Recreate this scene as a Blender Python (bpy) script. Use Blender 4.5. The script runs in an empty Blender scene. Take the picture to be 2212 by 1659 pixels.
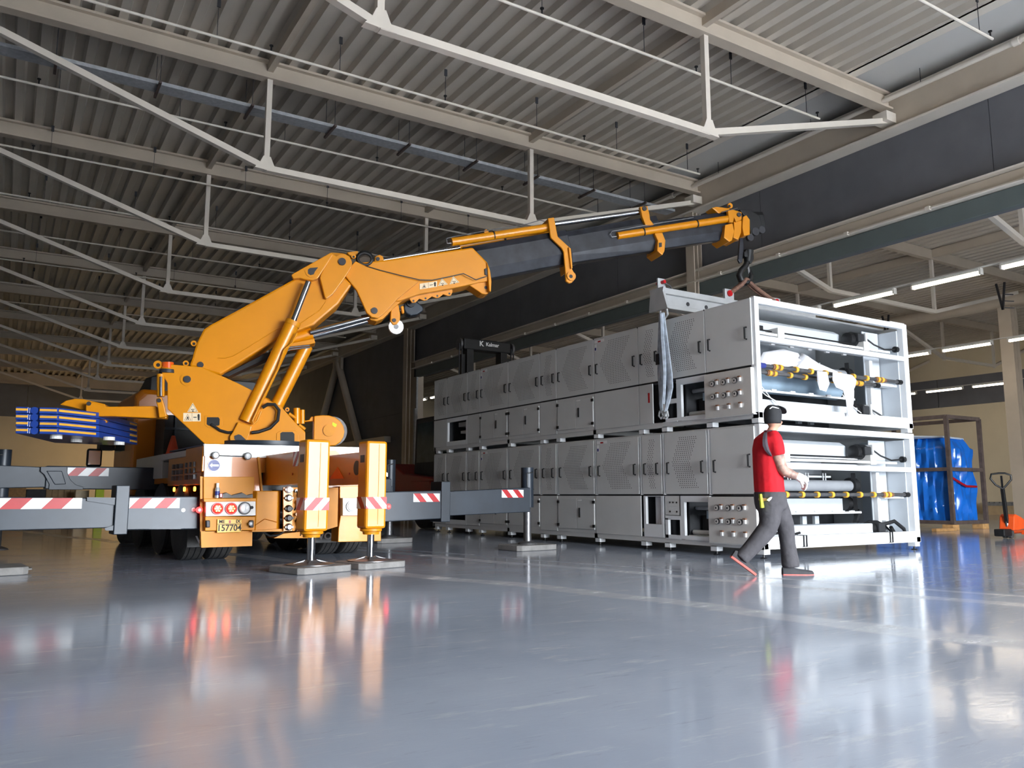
import bpy, bmesh, math, random
from mathutils import Vector, Matrix
random.seed(4)
scn = bpy.context.scene
COL = scn.collection
V = Vector
# ------------------------------------------------------------------ camera
F_PX, CX, CY, HZ = 1750.0, 1106.0, 829.5, 1070.0
CAM = V((0, 0, 0.85))
TH = math.atan((HZ - CY) / F_PX)
AZ = math.radians(31.85)
HV = V((math.sin(AZ), math.cos(AZ), 0)); RV = V((math.cos(AZ), -math.sin(AZ), 0)); ZV = V((0, 0, 1))
FV = HV * math.cos(TH) + ZV * math.sin(TH); UV = -HV * math.sin(TH) + ZV * math.cos(TH)
cd = bpy.data.cameras.new('camera'); cam = bpy.data.objects.new('camera', cd); COL.objects.link(cam)
cd.sensor_width = 36; cd.lens = 36 * F_PX / 2212; cd.clip_end = 500
cam.matrix_world = Matrix(((RV.x, UV.x, -FV.x, CAM.x), (RV.y, UV.y, -FV.y, CAM.y), (RV.z, UV.z, -FV.z, CAM.z), (0, 0, 0, 1)))
scn.camera = cam
# ------------------------------------------------------------------ sky, daylight through the gate, exposure
w = bpy.data.worlds.new('World'); scn.world = w; w.use_nodes = True
bg = w.node_tree.nodes['Background']
bg.inputs[0].default_value = (0.90, 0.95, 1.0, 1); bg.inputs[1].default_value = 20.0
scn.view_settings.view_transform = 'Standard'; scn.view_settings.look = 'None'
scn.view_settings.exposure = 1.3; scn.view_settings.gamma = 1; scn.view_settings.use_curve_mapping = False
GATE = (3.6, 13.4, 4.6, -8.0)            # x0, x1, height, y of the open gate behind the camera
pl = bpy.data.lights.new('gate_portal', 'AREA'); pl.shape = 'RECTANGLE'
pl.size = GATE[1] - GATE[0]; pl.size_y = GATE[2]; pl.cycles.is_portal = True
po = bpy.data.objects.new('gate_portal', pl); COL.objects.link(po)
po.location = ((GATE[0] + GATE[1]) / 2, GATE[3] + 0.05, GATE[2] / 2); po.rotation_euler = (math.radians(90), 0, math.radians(0))

# ------------------------------------------------------------------ materials
def lin(c):
    return tuple((v / 255 / 12.92) if v / 255 <= 0.04045 else ((v / 255 + 0.055) / 1.055) ** 2.4 for v in c)
MATS = {}
def mat(name, rgb, rough=0.5, metal=0.0, var=0.08, scale=6.0, bump=0.0, emit=0.0, coat=0.0, dark=None, bscale=40):
    m = bpy.data.materials.new(name); m.use_nodes = True; nt = m.node_tree; p = nt.nodes['Principled BSDF']
    c = lin(rgb)
    tc = nt.nodes.new('ShaderNodeTexCoord'); no = nt.nodes.new('ShaderNodeTexNoise')
    no.inputs['Scale'].default_value = scale; no.inputs['Detail'].default_value = 5
    nt.links.new(tc.outputs['Object'], no.inputs['Vector'])
    cr = nt.nodes.new('ShaderNodeValToRGB')
    a = lin(dark) if dark else tuple(v * (1 - var) for v in c); b = c if dark else tuple(min(1, v * (1 + var)) for v in c)
    cr.color_ramp.elements[0].position = 0.3; cr.color_ramp.elements[1].position = 0.7
    cr.color_ramp.elements[0].color = (*a, 1); cr.color_ramp.elements[1].color = (*b, 1)
    nt.links.new(no.outputs['Fac'], cr.inputs[0]); nt.links.new(cr.outputs[0], p.inputs['Base Color'])
    p.inputs['Roughness'].default_value = rough; p.inputs['Metallic'].default_value = metal
    p.inputs['Coat Weight'].default_value = coat
    if emit:
        p.inputs['Emission Color'].default_value = (*c, 1); p.inputs['Emission Strength'].default_value = emit
    if bump:
        n2 = nt.nodes.new('ShaderNodeTexNoise'); n2.inputs['Scale'].default_value = bscale
        nt.links.new(tc.outputs['Object'], n2.inputs['Vector'])
        bp = nt.nodes.new('ShaderNodeBump'); bp.inputs['Strength'].default_value = bump; bp.inputs['Distance'].default_value = 0.02
        nt.links.new(n2.outputs['Fac'], bp.inputs['Height']); nt.links.new(bp.outputs[0], p.inputs['Normal'])
    MATS[name] = m
    return m
mat('yellow', (218, 138, 0), 0.36, 0, 0.04, 3, coat=0.15)
mat('yellow_dull', (214, 138, 2), 0.5, 0, 0.08, 4)
mat('orange_cab', (204, 116, 2), 0.3, 0, 0.05, 2, coat=0.25)
mat('white_paint', (236, 236, 232), 0.35, 0, 0.03, 3, coat=0.3)
mat('grey_steel', (38, 46, 56), 0.42, 0.1, 0.2, 3)
mat('boom_dark', (46, 48, 56), 0.36, 0.1, 0.25, 5, dark=(22, 24, 30))
mat('black', (18, 18, 20), 0.5, 0, 0.2, 10)
mat('rubber', (60, 59, 58), 0.8, 0, 0.2, 20, bump=0.1)
mat('chrome', (168, 170, 176), 0.12, 1.0, 0.03, 5)
mat('dull_steel', (120, 120, 122), 0.45, 0.8, 0.2, 12)
mat('galv', (172, 174, 176), 0.5, 0.15, 0.15, 14)
mat('pin', (58, 58, 62), 0.5, 0.3, 0.1, 10)
mat('red', (176, 8, 20), 0.4, 0, 0.08, 8)
mat('white', (240, 240, 240), 0.4, 0, 0.03, 8)
mat('dark_print', (40, 36, 34), 0.6)
mat('cream_print', (236, 214, 178), 0.5)
mat('lamp_red', (250, 36, 24), 0.25, emit=0.8)
mat('lamp_red_bright', (255, 50, 50), 0.3, emit=2.5)
mat('lamp_clear', (235, 238, 240), 0.15)
mat('lamp_amber', (230, 90, 24), 0.2, coat=0.5)
mat('lamp_amber_lit', (255, 130, 40), 0.3, emit=5)
mat('plate_yellow', (240, 186, 50), 0.35)
mat('blue_paint', (32, 66, 150), 0.35, 0, 0.12, 5, coat=0.3)
mat('blue_sign', (52, 62, 132), 0.4)
mat('orange_sign', (246, 104, 10), 0.5)
mat('mach', (212, 213, 212), 0.42, 0, 0.03, 3)
mat('mach_white', (232, 234, 236), 0.38, 0, 0.03, 3)
mat('mach_in', (196, 202, 208), 0.45, 0, 0.04, 3)
mat('mach_dark', (60, 62, 66), 0.6, 0, 0.2, 6)
mat('stainless', (214, 212, 208), 0.4, 0.08, 0.05, 5)
mat('roller_grey', (150, 153, 158), 0.4, 0.1, 0.06, 6)
mat('roller_blue', (150, 172, 190), 0.4, 0.05, 0.06, 6)
mat('ring_yellow', (232, 172, 60), 0.5)
mat('paper', (236, 236, 240), 0.7, 0, 0.03, 12)
mat('lens_glass', (210, 205, 200), 0.12, 0, 0.1)
mat('copper', (150, 110, 86), 0.4, 0.4)
mat('steel_beige', (192, 178, 160), 0.5, 0, 0.06, 2)
mat('steel_white', (220, 210, 196), 0.45, 0, 0.04, 2)
mat('deck', (200, 190, 176), 0.38, 0.1, 0.05, 1.2)
mat('soffit', (198, 195, 190), 0.6, 0, 0.03, 1)
mat('dark_wall', (104, 104, 108), 0.7, 0, 0.1, 1.5)
mat('lintel_green', (92, 100, 98), 0.6, 0, 0.06, 2)
mat('beige_wall', (224, 208, 178), 0.8, 0, 0.04, 0.8)
mat('plain_wall', (226, 224, 218), 0.8, 0, 0.05, 0.8)
mat('tarmac', (150, 150, 150), 0.9, 0, 0.1, 3)
mat('tube_lit', (255, 236, 208), 0.3, emit=9)
mat('tube_warm', (255, 214, 150), 0.3, emit=40)
mat('lamp_housing', (220, 214, 204), 0.45)
mat('pad_grey', (132, 130, 128), 0.8, 0, 0.15, 9, bump=0.2)
mat('timber', (196, 150, 96), 0.7, 0, 0.2, 10, bump=0.1)
mat('sling_grey', (172, 182, 194), 0.8, 0, 0.22, 14, bump=0.2)
mat('sling_brown', (124, 92, 78), 0.85, 0, 0.25, 14, bump=0.2)
mat('spreader', (176, 178, 180), 0.45, 0.2, 0.08, 5)
mat('fork_red', (160, 26, 22), 0.4, 0, 0.1, 3, coat=0.3)
mat('fork_black', (26, 26, 28), 0.5, 0, 0.15, 4)
mat('glass_dark', (70, 84, 84), 0.08, 0, 0.2, 3)
mat('jack_orange', (226, 84, 30), 0.4, 0, 0.08, 5)
mat('rust', (96, 82, 76), 0.7, 0.2, 0.25, 8, bump=0.1)
mat('tarp', (22, 104, 200), 0.28, 0, 0.14, 3, coat=0.3)
mat('clear_film', (196, 206, 220), 0.2, 0, 0.1, 6)
mat('hivis', (206, 226, 40), 0.6, 0, 0.05)
mat('carton', (188, 160, 122), 0.8, 0, 0.12, 5)
mat('shirt', (196, 8, 28), 0.85, 0, 0.1, 10, bump=0.5, bscale=9)
mat('shirt_grey', (66, 60, 68), 0.85, 0, 0.1, 10)
mat('trousers', (74, 72, 76), 0.9, 0, 0.14, 12, bump=0.6, bscale=11)
mat('skin', (206, 150, 126), 0.55, 0, 0.08, 8)
mat('skin_ink', (206, 164, 146), 0.55, 0, 0, 16, dark=(112, 92, 88))
mat('cap', (40, 41, 44), 0.8, 0, 0.15, 18)
mat('glove', (238, 236, 232), 0.8, 0, 0.06, 18)
mat('shoe', (52, 52, 56), 0.75, 0, 0.15, 16)
mat('sole', (206, 104, 94), 0.6, 0, 0.1, 10)
mat('hair', (36, 30, 28), 0.8)
mat('cone', (226, 84, 40), 0.5)
mat('cable', (22, 22, 24), 0.5)
mat('can', (196, 200, 206), 0.3, 0.5)

def floor_mat():
    m = bpy.data.materials.new('epoxy_floor'); m.use_nodes = True; nt = m.node_tree; p = nt.nodes['Principled BSDF']
    N = nt.nodes.new; L = nt.links.new
    tc = N('ShaderNodeTexCoord')
    def noise(sc, det=6, rot=0, st=(1, 1, 1), rough=0.6):
        mp = N('ShaderNodeMapping'); mp.inputs['Rotation'].default_value = (0, 0, rot); mp.inputs['Scale'].default_value = st
        n = N('ShaderNodeTexNoise'); n.inputs['Scale'].default_value = sc; n.inputs['Detail'].default_value = det
        n.inputs['Roughness'].default_value = rough
        L(tc.outputs['Object'], mp.inputs[0]); L(mp.outputs[0], n.inputs['Vector']); return n.outputs['Fac']
    def math_(op, a, b=None, c=None):
        q = N('ShaderNodeMath'); q.operation = op
        for i, v in enumerate((a, b, c)):
            if v is None: continue
            if isinstance(v, (int, float)): q.inputs[i].default_value = v
            else: L(v, q.inputs[i])
        return q.outputs[0]
    def ramp(f, p0, p1, c0=(0, 0, 0, 1), c1=(1, 1, 1, 1)):
        r = N('ShaderNodeValToRGB'); r.color_ramp.elements[0].position = p0; r.color_ramp.elements[1].position = p1
        r.color_ramp.elements[0].color = c0; r.color_ramp.elements[1].color = c1; L(f, r.inputs[0]); return r.outputs[0]
    base = ramp(noise(0.35, 4), 0.35, 0.68, (*lin((158, 168, 186)), 1), (*lin((184, 193, 208)), 1))
    scuff = ramp(noise(1.6, 9, 0.7, (1, 5, 1), 0.75), 0.56, 0.72)
    scr = ramp(noise(5, 6, -0.4, (0.35, 9, 1), 0.8), 0.60, 0.74)
    scr2 = ramp(noise(4, 6, 1.1, (0.4, 8, 1), 0.8), 0.60, 0.76)
    fine = ramp(noise(0.9, 8, 0.2, (1, 2.2, 1), 0.7), 0.5, 0.75)
    # dusty wheel tracks curving across the slab: two straight runs given by distance to a line
    sx = N('ShaderNodeSeparateXYZ'); L(tc.outputs['Object'], sx.inputs[0]); x, y = sx.outputs[0], sx.outputs[1]
    tr = None
    for (ax, ay), (bx, by), wd in (((5.48, 9.48), (6.75, 3.38), 0.16), ((3.97, 7.32), (5.08, 2.56), 0.17), ((6.0, 9.6), (7.5, 3.2), 0.08)):
        dx, dy = bx - ax, by - ay; n = math.hypot(dx, dy); a, b = -dy / n, dx / n; c = -(a * ax + b * ay)
        wob = math_('MULTIPLY', math_('SUBTRACT', noise(0.25, 2), 0.5), 1.0)
        d = math_('ABSOLUTE', math_('ADD', math_('ADD', math_('MULTIPLY', x, a), math_('MULTIPLY', y, b)), math_('ADD', wob, c)))
        t = math_('SUBTRACT', 1.0, math_('DIVIDE', d, wd)); t = math_('MAXIMUM', math_('MINIMUM', math_('MULTIPLY', t, 2.5), 1.0), 0.0)
        tr = t if tr is None else math_('MAXIMUM', tr, t)
    tr = math_('MULTIPLY', tr, math_('ADD', math_('MULTIPLY', fine, 0.6), 0.25))
    dust = math_('MINIMUM', math_('ADD', math_('ADD', math_('MULTIPLY', scuff, 0.5), math_('MULTIPLY', math_('MAXIMUM', scr, scr2), 0.32)), math_('MULTIPLY', tr, 1.0)), 1.0)
    mx = N('ShaderNodeMixRGB'); L(dust, mx.inputs[0]); L(base, mx.inputs[1]); mx.inputs[2].default_value = (*lin((222, 222, 220)), 1)
    dk = ramp(noise(2.4, 8, 0.35, (1, 5, 1), 0.75), 0.58, 0.74)
    m2 = N('ShaderNodeMixRGB'); L(math_('MULTIPLY', dk, 0.45), m2.inputs[0]); L(mx.outputs[0], m2.inputs[1]); m2.inputs[2].default_value = (*lin((112, 114, 120)), 1)
    L(m2.outputs[0], p.inputs['Base Color'])
    rg = math_('ADD', math_('ADD', 0.095, math_('MULTIPLY', dust, 0.30)), math_('MULTIPLY', fine, 0.06)); L(rg, p.inputs['Roughness'])
    p.inputs['Specular IOR Level'].default_value = 0.4
    bp = N('ShaderNodeBump'); bp.inputs['Strength'].default_value = 0.07; bp.inputs['Distance'].default_value = 0.006
    L(math_('ADD', noise(16, 4, 0.3, (1, 1.6, 1)), math_('MULTIPLY', scr, 0.25)), bp.inputs['Height']); L(bp.outputs[0], p.inputs['Normal'])
    MATS['floor'] = m
floor_mat()

# ------------------------------------------------------------------ mesh helpers
def wloc(o):
    l = V((0, 0, 0))
    while o is not None:
        l = l + o.location; o = o.parent
    return l
class MB:
    def __init__(s): s.v = []; s.f = []
    def add(s, vs, fs):
        n = len(s.v); s.v += [V(q) for q in vs]; s.f += [tuple(i + n for i in f) for f in fs]; return s
    def box(s, x0, x1, y0, y1, z0, z1):
        return s.add([(x0, y0, z0), (x1, y0, z0), (x1, y1, z0), (x0, y1, z0), (x0, y0, z1), (x1, y0, z1), (x1, y1, z1), (x0, y1, z1)],
                     [(0, 3, 2, 1), (4, 5, 6, 7), (0, 1, 5, 4), (1, 2, 6, 5), (2, 3, 7, 6), (3, 0, 4, 7)])
    def obox(s, c, a, b, d):       # centre and three half-axis vectors
        c, a, b, d = V(c), V(a), V(b), V(d); vs = []
        for k in (-1, 1):
            for i, j in ((-1, -1), (1, -1), (1, 1), (-1, 1)): vs.append(c + a * i + b * j + d * k)
        return s.add(vs, [(0, 3, 2, 1), (4, 5, 6, 7), (0, 1, 5, 4), (1, 2, 6, 5), (2, 3, 7, 6), (3, 0, 4, 7)])
    def bar(s, p, q, wd, ht, up=(0, 0, 1)):
        p, q = V(p), V(q); d = (q - p); n = d.normalized(); sd = n.cross(V(up))
        if sd.length < 1e-4: sd = n.cross(V((1, 0, 0)))
        sd.normalize(); u = sd.cross(n)
        return s.obox((p + q) / 2, sd * wd / 2, u * ht / 2, d / 2)
    def prism(s, pts, ext):
        n = len(pts); e = V(ext); ps = [V(q) for q in pts]
        return s.add(ps + [q + e for q in ps], [tuple(range(n))[::-1], tuple(range(n, 2 * n))] + [(i, (i + 1) % n, n + (i + 1) % n, n + i) for i in range(n)])
    def tube(s, p, q, r0, r1=None, n=14):
        p, q = V(p), V(q); r1 = r0 if r1 is None else r1; d = (q - p).normalized()
        a = d.orthogonal().normalized(); b = d.cross(a); vs = []
        for c, r in ((p, r0), (q, r1)): vs += [c + (a * math.cos(6.28318 * i / n) + b * math.sin(6.28318 * i / n)) * r for i in range(n)]
        return s.add(vs, [tuple(range(n))[::-1], tuple(range(n, 2 * n))] + [(i, (i + 1) % n, n + (i + 1) % n, n + i) for i in range(n)])
    def loft(s, rings, cap=True):
        n = len(rings[0]); vs = [q for r in rings for q in r]; fs = []
        for k in range(len(rings) - 1):
            fs += [(k * n + i, k * n + (i + 1) % n, (k + 1) * n + (i + 1) % n, (k + 1) * n + i) for i in range(n)]
        if cap: fs += [tuple(range(n))[::-1], tuple(range((len(rings) - 1) * n, len(rings) * n))]
        return s.add(vs, fs)
    def path(s, pts, r, n=8):
        pts = [V(q) for q in pts]; rings = []; a = None
        for i, q in enumerate(pts):
            d = (pts[min(i + 1, len(pts) - 1)] - pts[max(i - 1, 0)]).normalized()
            a = d.orthogonal().normalized() if a is None else (a - d * a.dot(d)).normalized()
            b = d.cross(a); rr = r[i] if isinstance(r, (list, tuple)) else r
            rings.append([q + (a * math.cos(6.28318 * j / n) + b * math.sin(6.28318 * j / n)) * rr for j in range(n)])
        return s.loft(rings)
    def lathe(s, c, ax, prof, n=24):   # prof: (along, radius)
        c = V(c); d = V(ax).normalized(); a = d.orthogonal().normalized(); b = d.cross(a)
        return s.loft([[c + d * t + (a * math.cos(6.28318 * i / n) + b * math.sin(6.28318 * i / n)) * r for i in range(n)] for t, r in prof])
    def build(s, name, m, parent=None, smooth=False, bevel=0, loc=None):
        me = bpy.data.meshes.new(name); me.from_pydata([tuple(q) for q in s.v], [], s.f)
        me.materials.append(MATS[m]); 
        bm = bmesh.new(); bm.from_mesh(me); bmesh.ops.recalc_face_normals(bm, faces=bm.faces); bm.to_mesh(me); bm.free()
        o = bpy.data.objects.new(name, me); COL.objects.link(o)
        if parent is not None: o.parent = parent; o.location = -wloc(parent)
        if loc is not None: o.location = V(o.location) + V(loc)
        if smooth:
            for p in me.polygons: p.use_smooth = True
            me.set_sharp_from_angle(angle=math.radians(40))
        if bevel:
            md = o.modifiers.new('bevel', 'BEVEL'); md.width = bevel; md.segments = 2; md.limit_method = 'ANGLE'; md.angle_limit = math.radians(40)
        return o
def thing(name, label, cat, loc, group=None):
    o = bpy.data.objects.new(name, None); COL.objects.link(o); o.location = loc; o.empty_display_size = 0.2
    o['label'] = label; o['category'] = cat
    if group: o['group'] = group
    return o
def tag(o, label, cat, group=None):
    o['label'] = label; o['category'] = cat
    if group: o['group'] = group
    return o
def struct(o, label=None):
    o['kind'] = 'structure'
    if label: o['label'] = label
    return o
def stuff(o): o['kind'] = 'stuff'; return o
def share(src, name, parent, off):     # a part that shares mesh data with an alike part, moved by off
    o = bpy.data.objects.new(name, src.data); COL.objects.link(o)
    o.parent = parent; o.location = V(off) - wloc(parent)
    return o
def copy_tree(o, parent=None, off=(0, 0, 0)):
    c = o.copy(); COL.objects.link(c); c.parent = parent
    if parent is None: c.location = V(o.location) + V(off)
    for ch in o.children: copy_tree(ch, c)
    return c
def text(body, size, org, xd, yd, m, parent, name='lettering', bold=0.0, depth=0.002, align='CENTER', sx=1.0):
    cu = bpy.data.curves.new(name, 'FONT'); cu.body = body; cu.size = size; cu.extrude = depth; cu.offset = bold; cu.align_x = align; cu.align_y = 'CENTER'
    t = bpy.data.objects.new('tmp', cu); me = bpy.data.meshes.new_from_object(t); bpy.data.objects.remove(t); bpy.data.curves.remove(cu)
    xd, yd = V(xd).normalized(), V(yd).normalized(); zd = xd.cross(yd)
    M = Matrix(((xd.x * sx, yd.x, zd.x, org[0]), (xd.y * sx, yd.y, zd.y, org[1]), (xd.z * sx, yd.z, zd.z, org[2]), (0, 0, 0, 1)))
    me.transform(M); me.materials.clear(); me.materials.append(MATS[m])
    o = bpy.data.objects.new(name, me); COL.objects.link(o); o.parent = parent; o.location = -wloc(parent)
    return o
# a sight line through a photo point, met with a plane of the place (used to measure real positions)
def ray(px, py): return RV * ((px - CX) / F_PX) - UV * ((py - CY) / F_PX) + FV
def hit(px, py, p0, n):
    r = ray(px, py); n = V(n); return CAM + r * ((V(p0) - CAM).dot(n) / r.dot(n))
def depth(p): return (V(p) - CAM).dot(FV)
def ring(c, a, b, n=16, pw=1.0):
    c, a, b = V(c), V(a), V(b); out = []
    for i in range(n):
        t = 6.28318 * i / n; ca, sa = math.cos(t), math.sin(t)
        out.append(c + a * math.copysign(abs(ca) ** pw, ca) + b * math.copysign(abs(sa) ** pw, sa))
    return out
# ================================================================== THE SETTING
WX = 13.6
mb = MB().add([(-20, -8.3, 0), (46, -8.3, 0), (46, 66, 0), (-20, 66, 0), (-20, -8.3, -.2), (46, -8.3, -.2), (46, 66, -.2), (-20, 66, -.2)],
              [(0, 1, 2, 3), (7, 6, 5, 4), (0, 4, 5, 1), (1, 5, 6, 2), (2, 6, 7, 3), (3, 7, 4, 0)])
struct(mb.build('floor', 'floor'))
struct(MB().box(-30, 60, -60, -8.32, -.25, -.03).build('ground_outside', 'tarmac'))
# corrugated roof deck of the hall, ribs running along y
def deck(x0, x1, name, z=8.2, y0=-8, y1=62):
    P = 0.333; prof = []; x = x0
    while x < x1:
        prof += [(x, z), (x + .13, z), (x + .165, z + .11), (x + .298, z + .11)]; x += P
    prof.append((x, z)); n = len(prof); vs = []; fs = []
    for yy in (y0, y1): vs += [(a, yy, b) for a, b in prof]
    for i in range(n - 1): fs.append((i, i + 1, n + i + 1, n + i))
    return struct(MB().add(vs, fs).build(name, 'deck'))
deck(-20, 12.0, 'ceiling')
struct(MB().box(12.05, 12.3, -8, 62, 8.2, 8.24).build('trim_1', 'steel_white'))
struct(MB().box(12.0, WX + .2, -8, 62, 8.33, 8.4).build('ceiling_soffit', 'soffit'))
deck(WX + .1, 44, 'ceiling_side_hall')
struct(MB().box(-20, 46, -8.3, 66, 8.45, 8.7).build('ceiling_roof_slab', 'plain_wall'))
# dividing wall on the right: dark panels above the opening and a closed stretch further back, seams between panels
wr = struct(MB().box(WX + .06, WX + .2, -8, 62, 5.5, 8.33).build('wall_right', 'dark_wall'))
def panels(y0, y1, z0, z1, step):
    y = y0
    while y < y1 - .05:
        e = min(y + step, y1); MB().box(WX, WX + .06, y + .006, e - .006, z0, z1).build('panel', 'dark_wall', wr); y = e
panels(-8, 28.8, 5.95, 8.33, 4.9)
panels(29.4, 61.8, 4.2, 8.33, 4.9); panels(29.4, 61.8, 0, 4.19, 4.9)
MB().box(WX + .06, WX + .2, 29.2, 62, 0, 5.5).build('backing', 'dark_wall', wr)
# back wall: beige below, dark above, girder on top
wb = struct(MB().box(-20, 46, 57.2, 57.6, 0, 8.33).build('wall_back', 'beige_wall'))
for i in range(12): MB().box(-19.5 + i * 2.9, -19.5 + i * 2.9 + 2.88, 57.1, 57.2, 5.55, 7.7).build('panel', 'dark_wall', wb)
MB().box(-20, WX, 56.85, 57.1, 7.6, 8.2).build('girder', 'steel_beige', wb)
MB().box(-20, WX, 56.75, 57.1, 7.52, 7.6).build('girder_flange', 'steel_beige', wb)
struct(MB().box(-20.3, -20, -8.3, 66, 0, 8.4).build('wall_left', 'plain_wall'))
wf = struct(MB().box(-20, GATE[0], -8.3, -8.0, 0, 8.4).box(GATE[1], 46, -8.3, -8.0, 0, 8.4).box(GATE[0], GATE[1], -8.3, -8.0, GATE[2], 8.4).build('wall_front', 'plain_wall'))
ws = struct(MB().box(39.5, 39.8, -8.3, 66, 0, 8.4).build('wall_side_hall', 'beige_wall'))
for y in range(-7, 57, 6): MB().box(39.42, 39.5, y, y + 5.95, 5.2, 6.6).build('panel', 'dark_wall', ws)

# girder along the dividing wall, opening beam and lintel
g = thing('wall_girder', 'deep beige steel girder running under the roof along the dark wall', 'girder', (13.4, 5, 7.5))
MB().box(13.38, 13.42, -7.9, 56.8, 7.5, 8.1).build('web', 'steel_beige', g)
MB().box(13.24, 13.58, -7.9, 56.8, 7.46, 7.5).build('lower_flange', 'steel_white', g)
MB().box(13.26, 13.56, -7.9, 56.8, 8.1, 8.14).build('upper_flange', 'steel_white', g)
g = thing('opening_beam', 'beige steel beam across the top of the wide opening behind the machine', 'beam', (13.4, 5, 5.8))
MB().box(13.42, 13.58, -7.9, 28.9, 5.82, 6.04).build('web', 'steel_beige', g, bevel=.02)
MB().box(13.3, 13.6, -7.9, 28.9, 6.04, 6.07).build('upper_flange', 'steel_white', g)
MB().box(13.3, 13.6, -7.9, 28.9, 5.79, 5.82).build('lower_flange', 'steel_white', g)
mb = MB().tube((13.28, -7.9, 5.78), (13.28, 28.9, 5.78), .018, n=8)
mb.build('conduit', 'steel_white', g, True)
c0 = None
for y in [1.2 + 1.62 * i for i in range(17)]:
    if c0 is None: c0 = MB().box(13.25, 13.31, -.04, .04, 5.75, 5.82).build('clip', 'steel_white', g, loc=(0, y, 0))
    else: share(c0, 'clip', g, (0, y, 0))
tag(MB().box(13.46, 13.6, -7.9, 28.9, 5.46, 5.78).build('lintel', 'lintel_green', bevel=.01), 'grey-green lintel board right below the beige opening beam', 'lintel')
# columns of the dividing wall
def column(x, y, label, z1=7.45, wdt=.26):
    t = thing('steel_column', label, 'column', (x, y, 0), 'steel columns')
    MB().box(x - .012, x + .012, y - wdt / 2, y + wdt / 2, 0, z1).build('web', 'steel_beige', t)
    MB().box(x - wdt / 2, x - wdt / 2 + .025, y - wdt / 2, y + wdt / 2, 0, z1).build('flange', 'steel_beige', t)
    MB().box(x + wdt / 2 - .025, x + wdt / 2, y - wdt / 2, y + wdt / 2, 0, z1).build('flange', 'steel_beige', t)
    MB().box(x - .2, x + .2, y - .2, y + .2, 0, .03).build('base_plate', 'steel_beige', t)
    return t
column(13.4, 13.45, 'beige steel column behind the crane boom tip and the white machine')
column(13.4, 29.4, 'beige steel column at the far end of the wide opening', wdt=.34)
column(28.5, 14.0, 'tan steel column at the right edge beyond the blue bundle', z1=7.17, wdt=.42)
struct(MB().box(13.5, 13.75, 28.75, 29.2, 0, 5.5).build('trim_2', 'steel_beige'))
struct(MB().box(13.44, 13.5, 28.72, 28.8, 0, 5.46).build('trim_3', 'galv'))
# A-shaped wall bracing
t = thing('wall_brace', 'inverted V of two brown steel tubes bracing the dark wall', 'brace', (13.4, 37.7, 0))
for a, b in (((13.42, 37.6, 7.5), (13.42, 43.2, .1)), ((13.42, 37.9, 7.5), (13.42, 32.4, .1))): MB().tube(a, b, .17, n=16).build('tube', 'steel_beige', t, True)
MB().box(13.36, 13.5, 37.2, 38.3, 6.9, 7.5).build('gusset', 'steel_beige', t)
tag(MB().box(13.3, 13.6, 31.5, 45, 3.05, 3.3).build('wall_rail', 'steel_beige', bevel=.02), 'brown horizontal rail crossing the dark wall behind the winch', 'rail')

# ---------------- roof trusses
ORD = ['nearest', 'second', 'third', 'fourth', 'fifth', 'sixth', 'seventh', 'eighth', 'ninth', 'tenth', 'eleventh']
def make_truss():
    t = thing('roof_truss', '', 'truss', (0, 0, 0), 'roof trusses of the hall')
    c = MB(); c.box(-20, 13.4, -.015, .015, 7.92, 8.18); c.box(-20, 13.4, -.1, .1, 7.88, 7.92); c.box(-20, 13.4, -.1, .1, 8.16, 8.2)
    c.build('top_chord', 'steel_beige', t)
    nodes = [(13.35, 7.68), (8.68, 6.3), (3.35, 6.3), (-1.5, 7.85)]
    for a, b in zip(nodes[:-1], nodes[1:]):
        MB().bar((a[0], 0, a[1]), (b[0], 0, b[1]), .11, .1).build('bottom_chord', 'steel_white', t)
    for x in (8.68, 3.35):
        MB().box(x - .045, x + .045, -.045, .045, 6.3, 7.9).build('strut', 'steel_white', t)
        MB().prism([(x - .2, -.06, 6.27), (x + .2, -.06, 6.25), (x + .12, -.06, 6.36), (x + .06, -.06, 6.5), (x - .06, -.06, 6.5), (x - .12, -.06, 6.36)], (0, .12, 0)).build('gusset', 'steel_white', t)
    MB().box(13.1, 13.45, -.14, .14, 7.6, 7.78).build('bracket', 'steel_white', t)
    return t
tr0 = make_truss()
TY = [8.35 + 4.9 * i for i in range(10)]
for i, y in enumerate(TY):
    t = tr0 if i == 0 else copy_tree(tr0)
    t.location = (0, y, 0)
    t['label'] = ('%s beige roof truss counted from the camera, spanning the main hall' % ORD[i])
tie0 = None; n = 0
for x in (8.68, 3.35):
    nm = 'right' if x > 5 else 'left'
    tag(MB().box(x - .05, x + .05, -7.9, 57, 8.03, 8.199).build('roof_tie', 'steel_beige'), 'long beige tie beam under the roof deck joining the %s truss struts' % nm, 'beam', 'roof tie beams')
# side hall trusses
def make_truss2():
    t = thing('side_hall_truss', '', 'truss', (0, 0, 0), 'roof trusses of the side hall')
    MB().box(13.8, 39, -.08, .08, 7.9, 8.195).build('top_chord', 'steel_beige', t)
    nodes = [(13.8, 7.68), (18.45, 6.3), (23.3, 6.3), (28.2, 7.55)]
    for a, b in zip(nodes[:-1], nodes[1:]): MB().bar((a[0], 0, a[1]), (b[0], 0, b[1]), .11, .11).build('bottom_chord', 'steel_white', t)
    nodes = [(28.8, 7.55), (32.2, 6.4), (36, 6.4), (39.4, 7.6)]
    for a, b in zip(nodes[:-1], nodes[1:]): MB().bar((a[0], 0, a[1]), (b[0], 0, b[1]), .11, .11).build('bottom_chord', 'steel_white', t)
    for x in (18.45, 23.3, 32.2, 36): MB().box(x - .045, x + .045, -.045, .045, 6.3, 7.95).build('strut', 'steel_white', t)
    return t
t20 = make_truss2()
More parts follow.
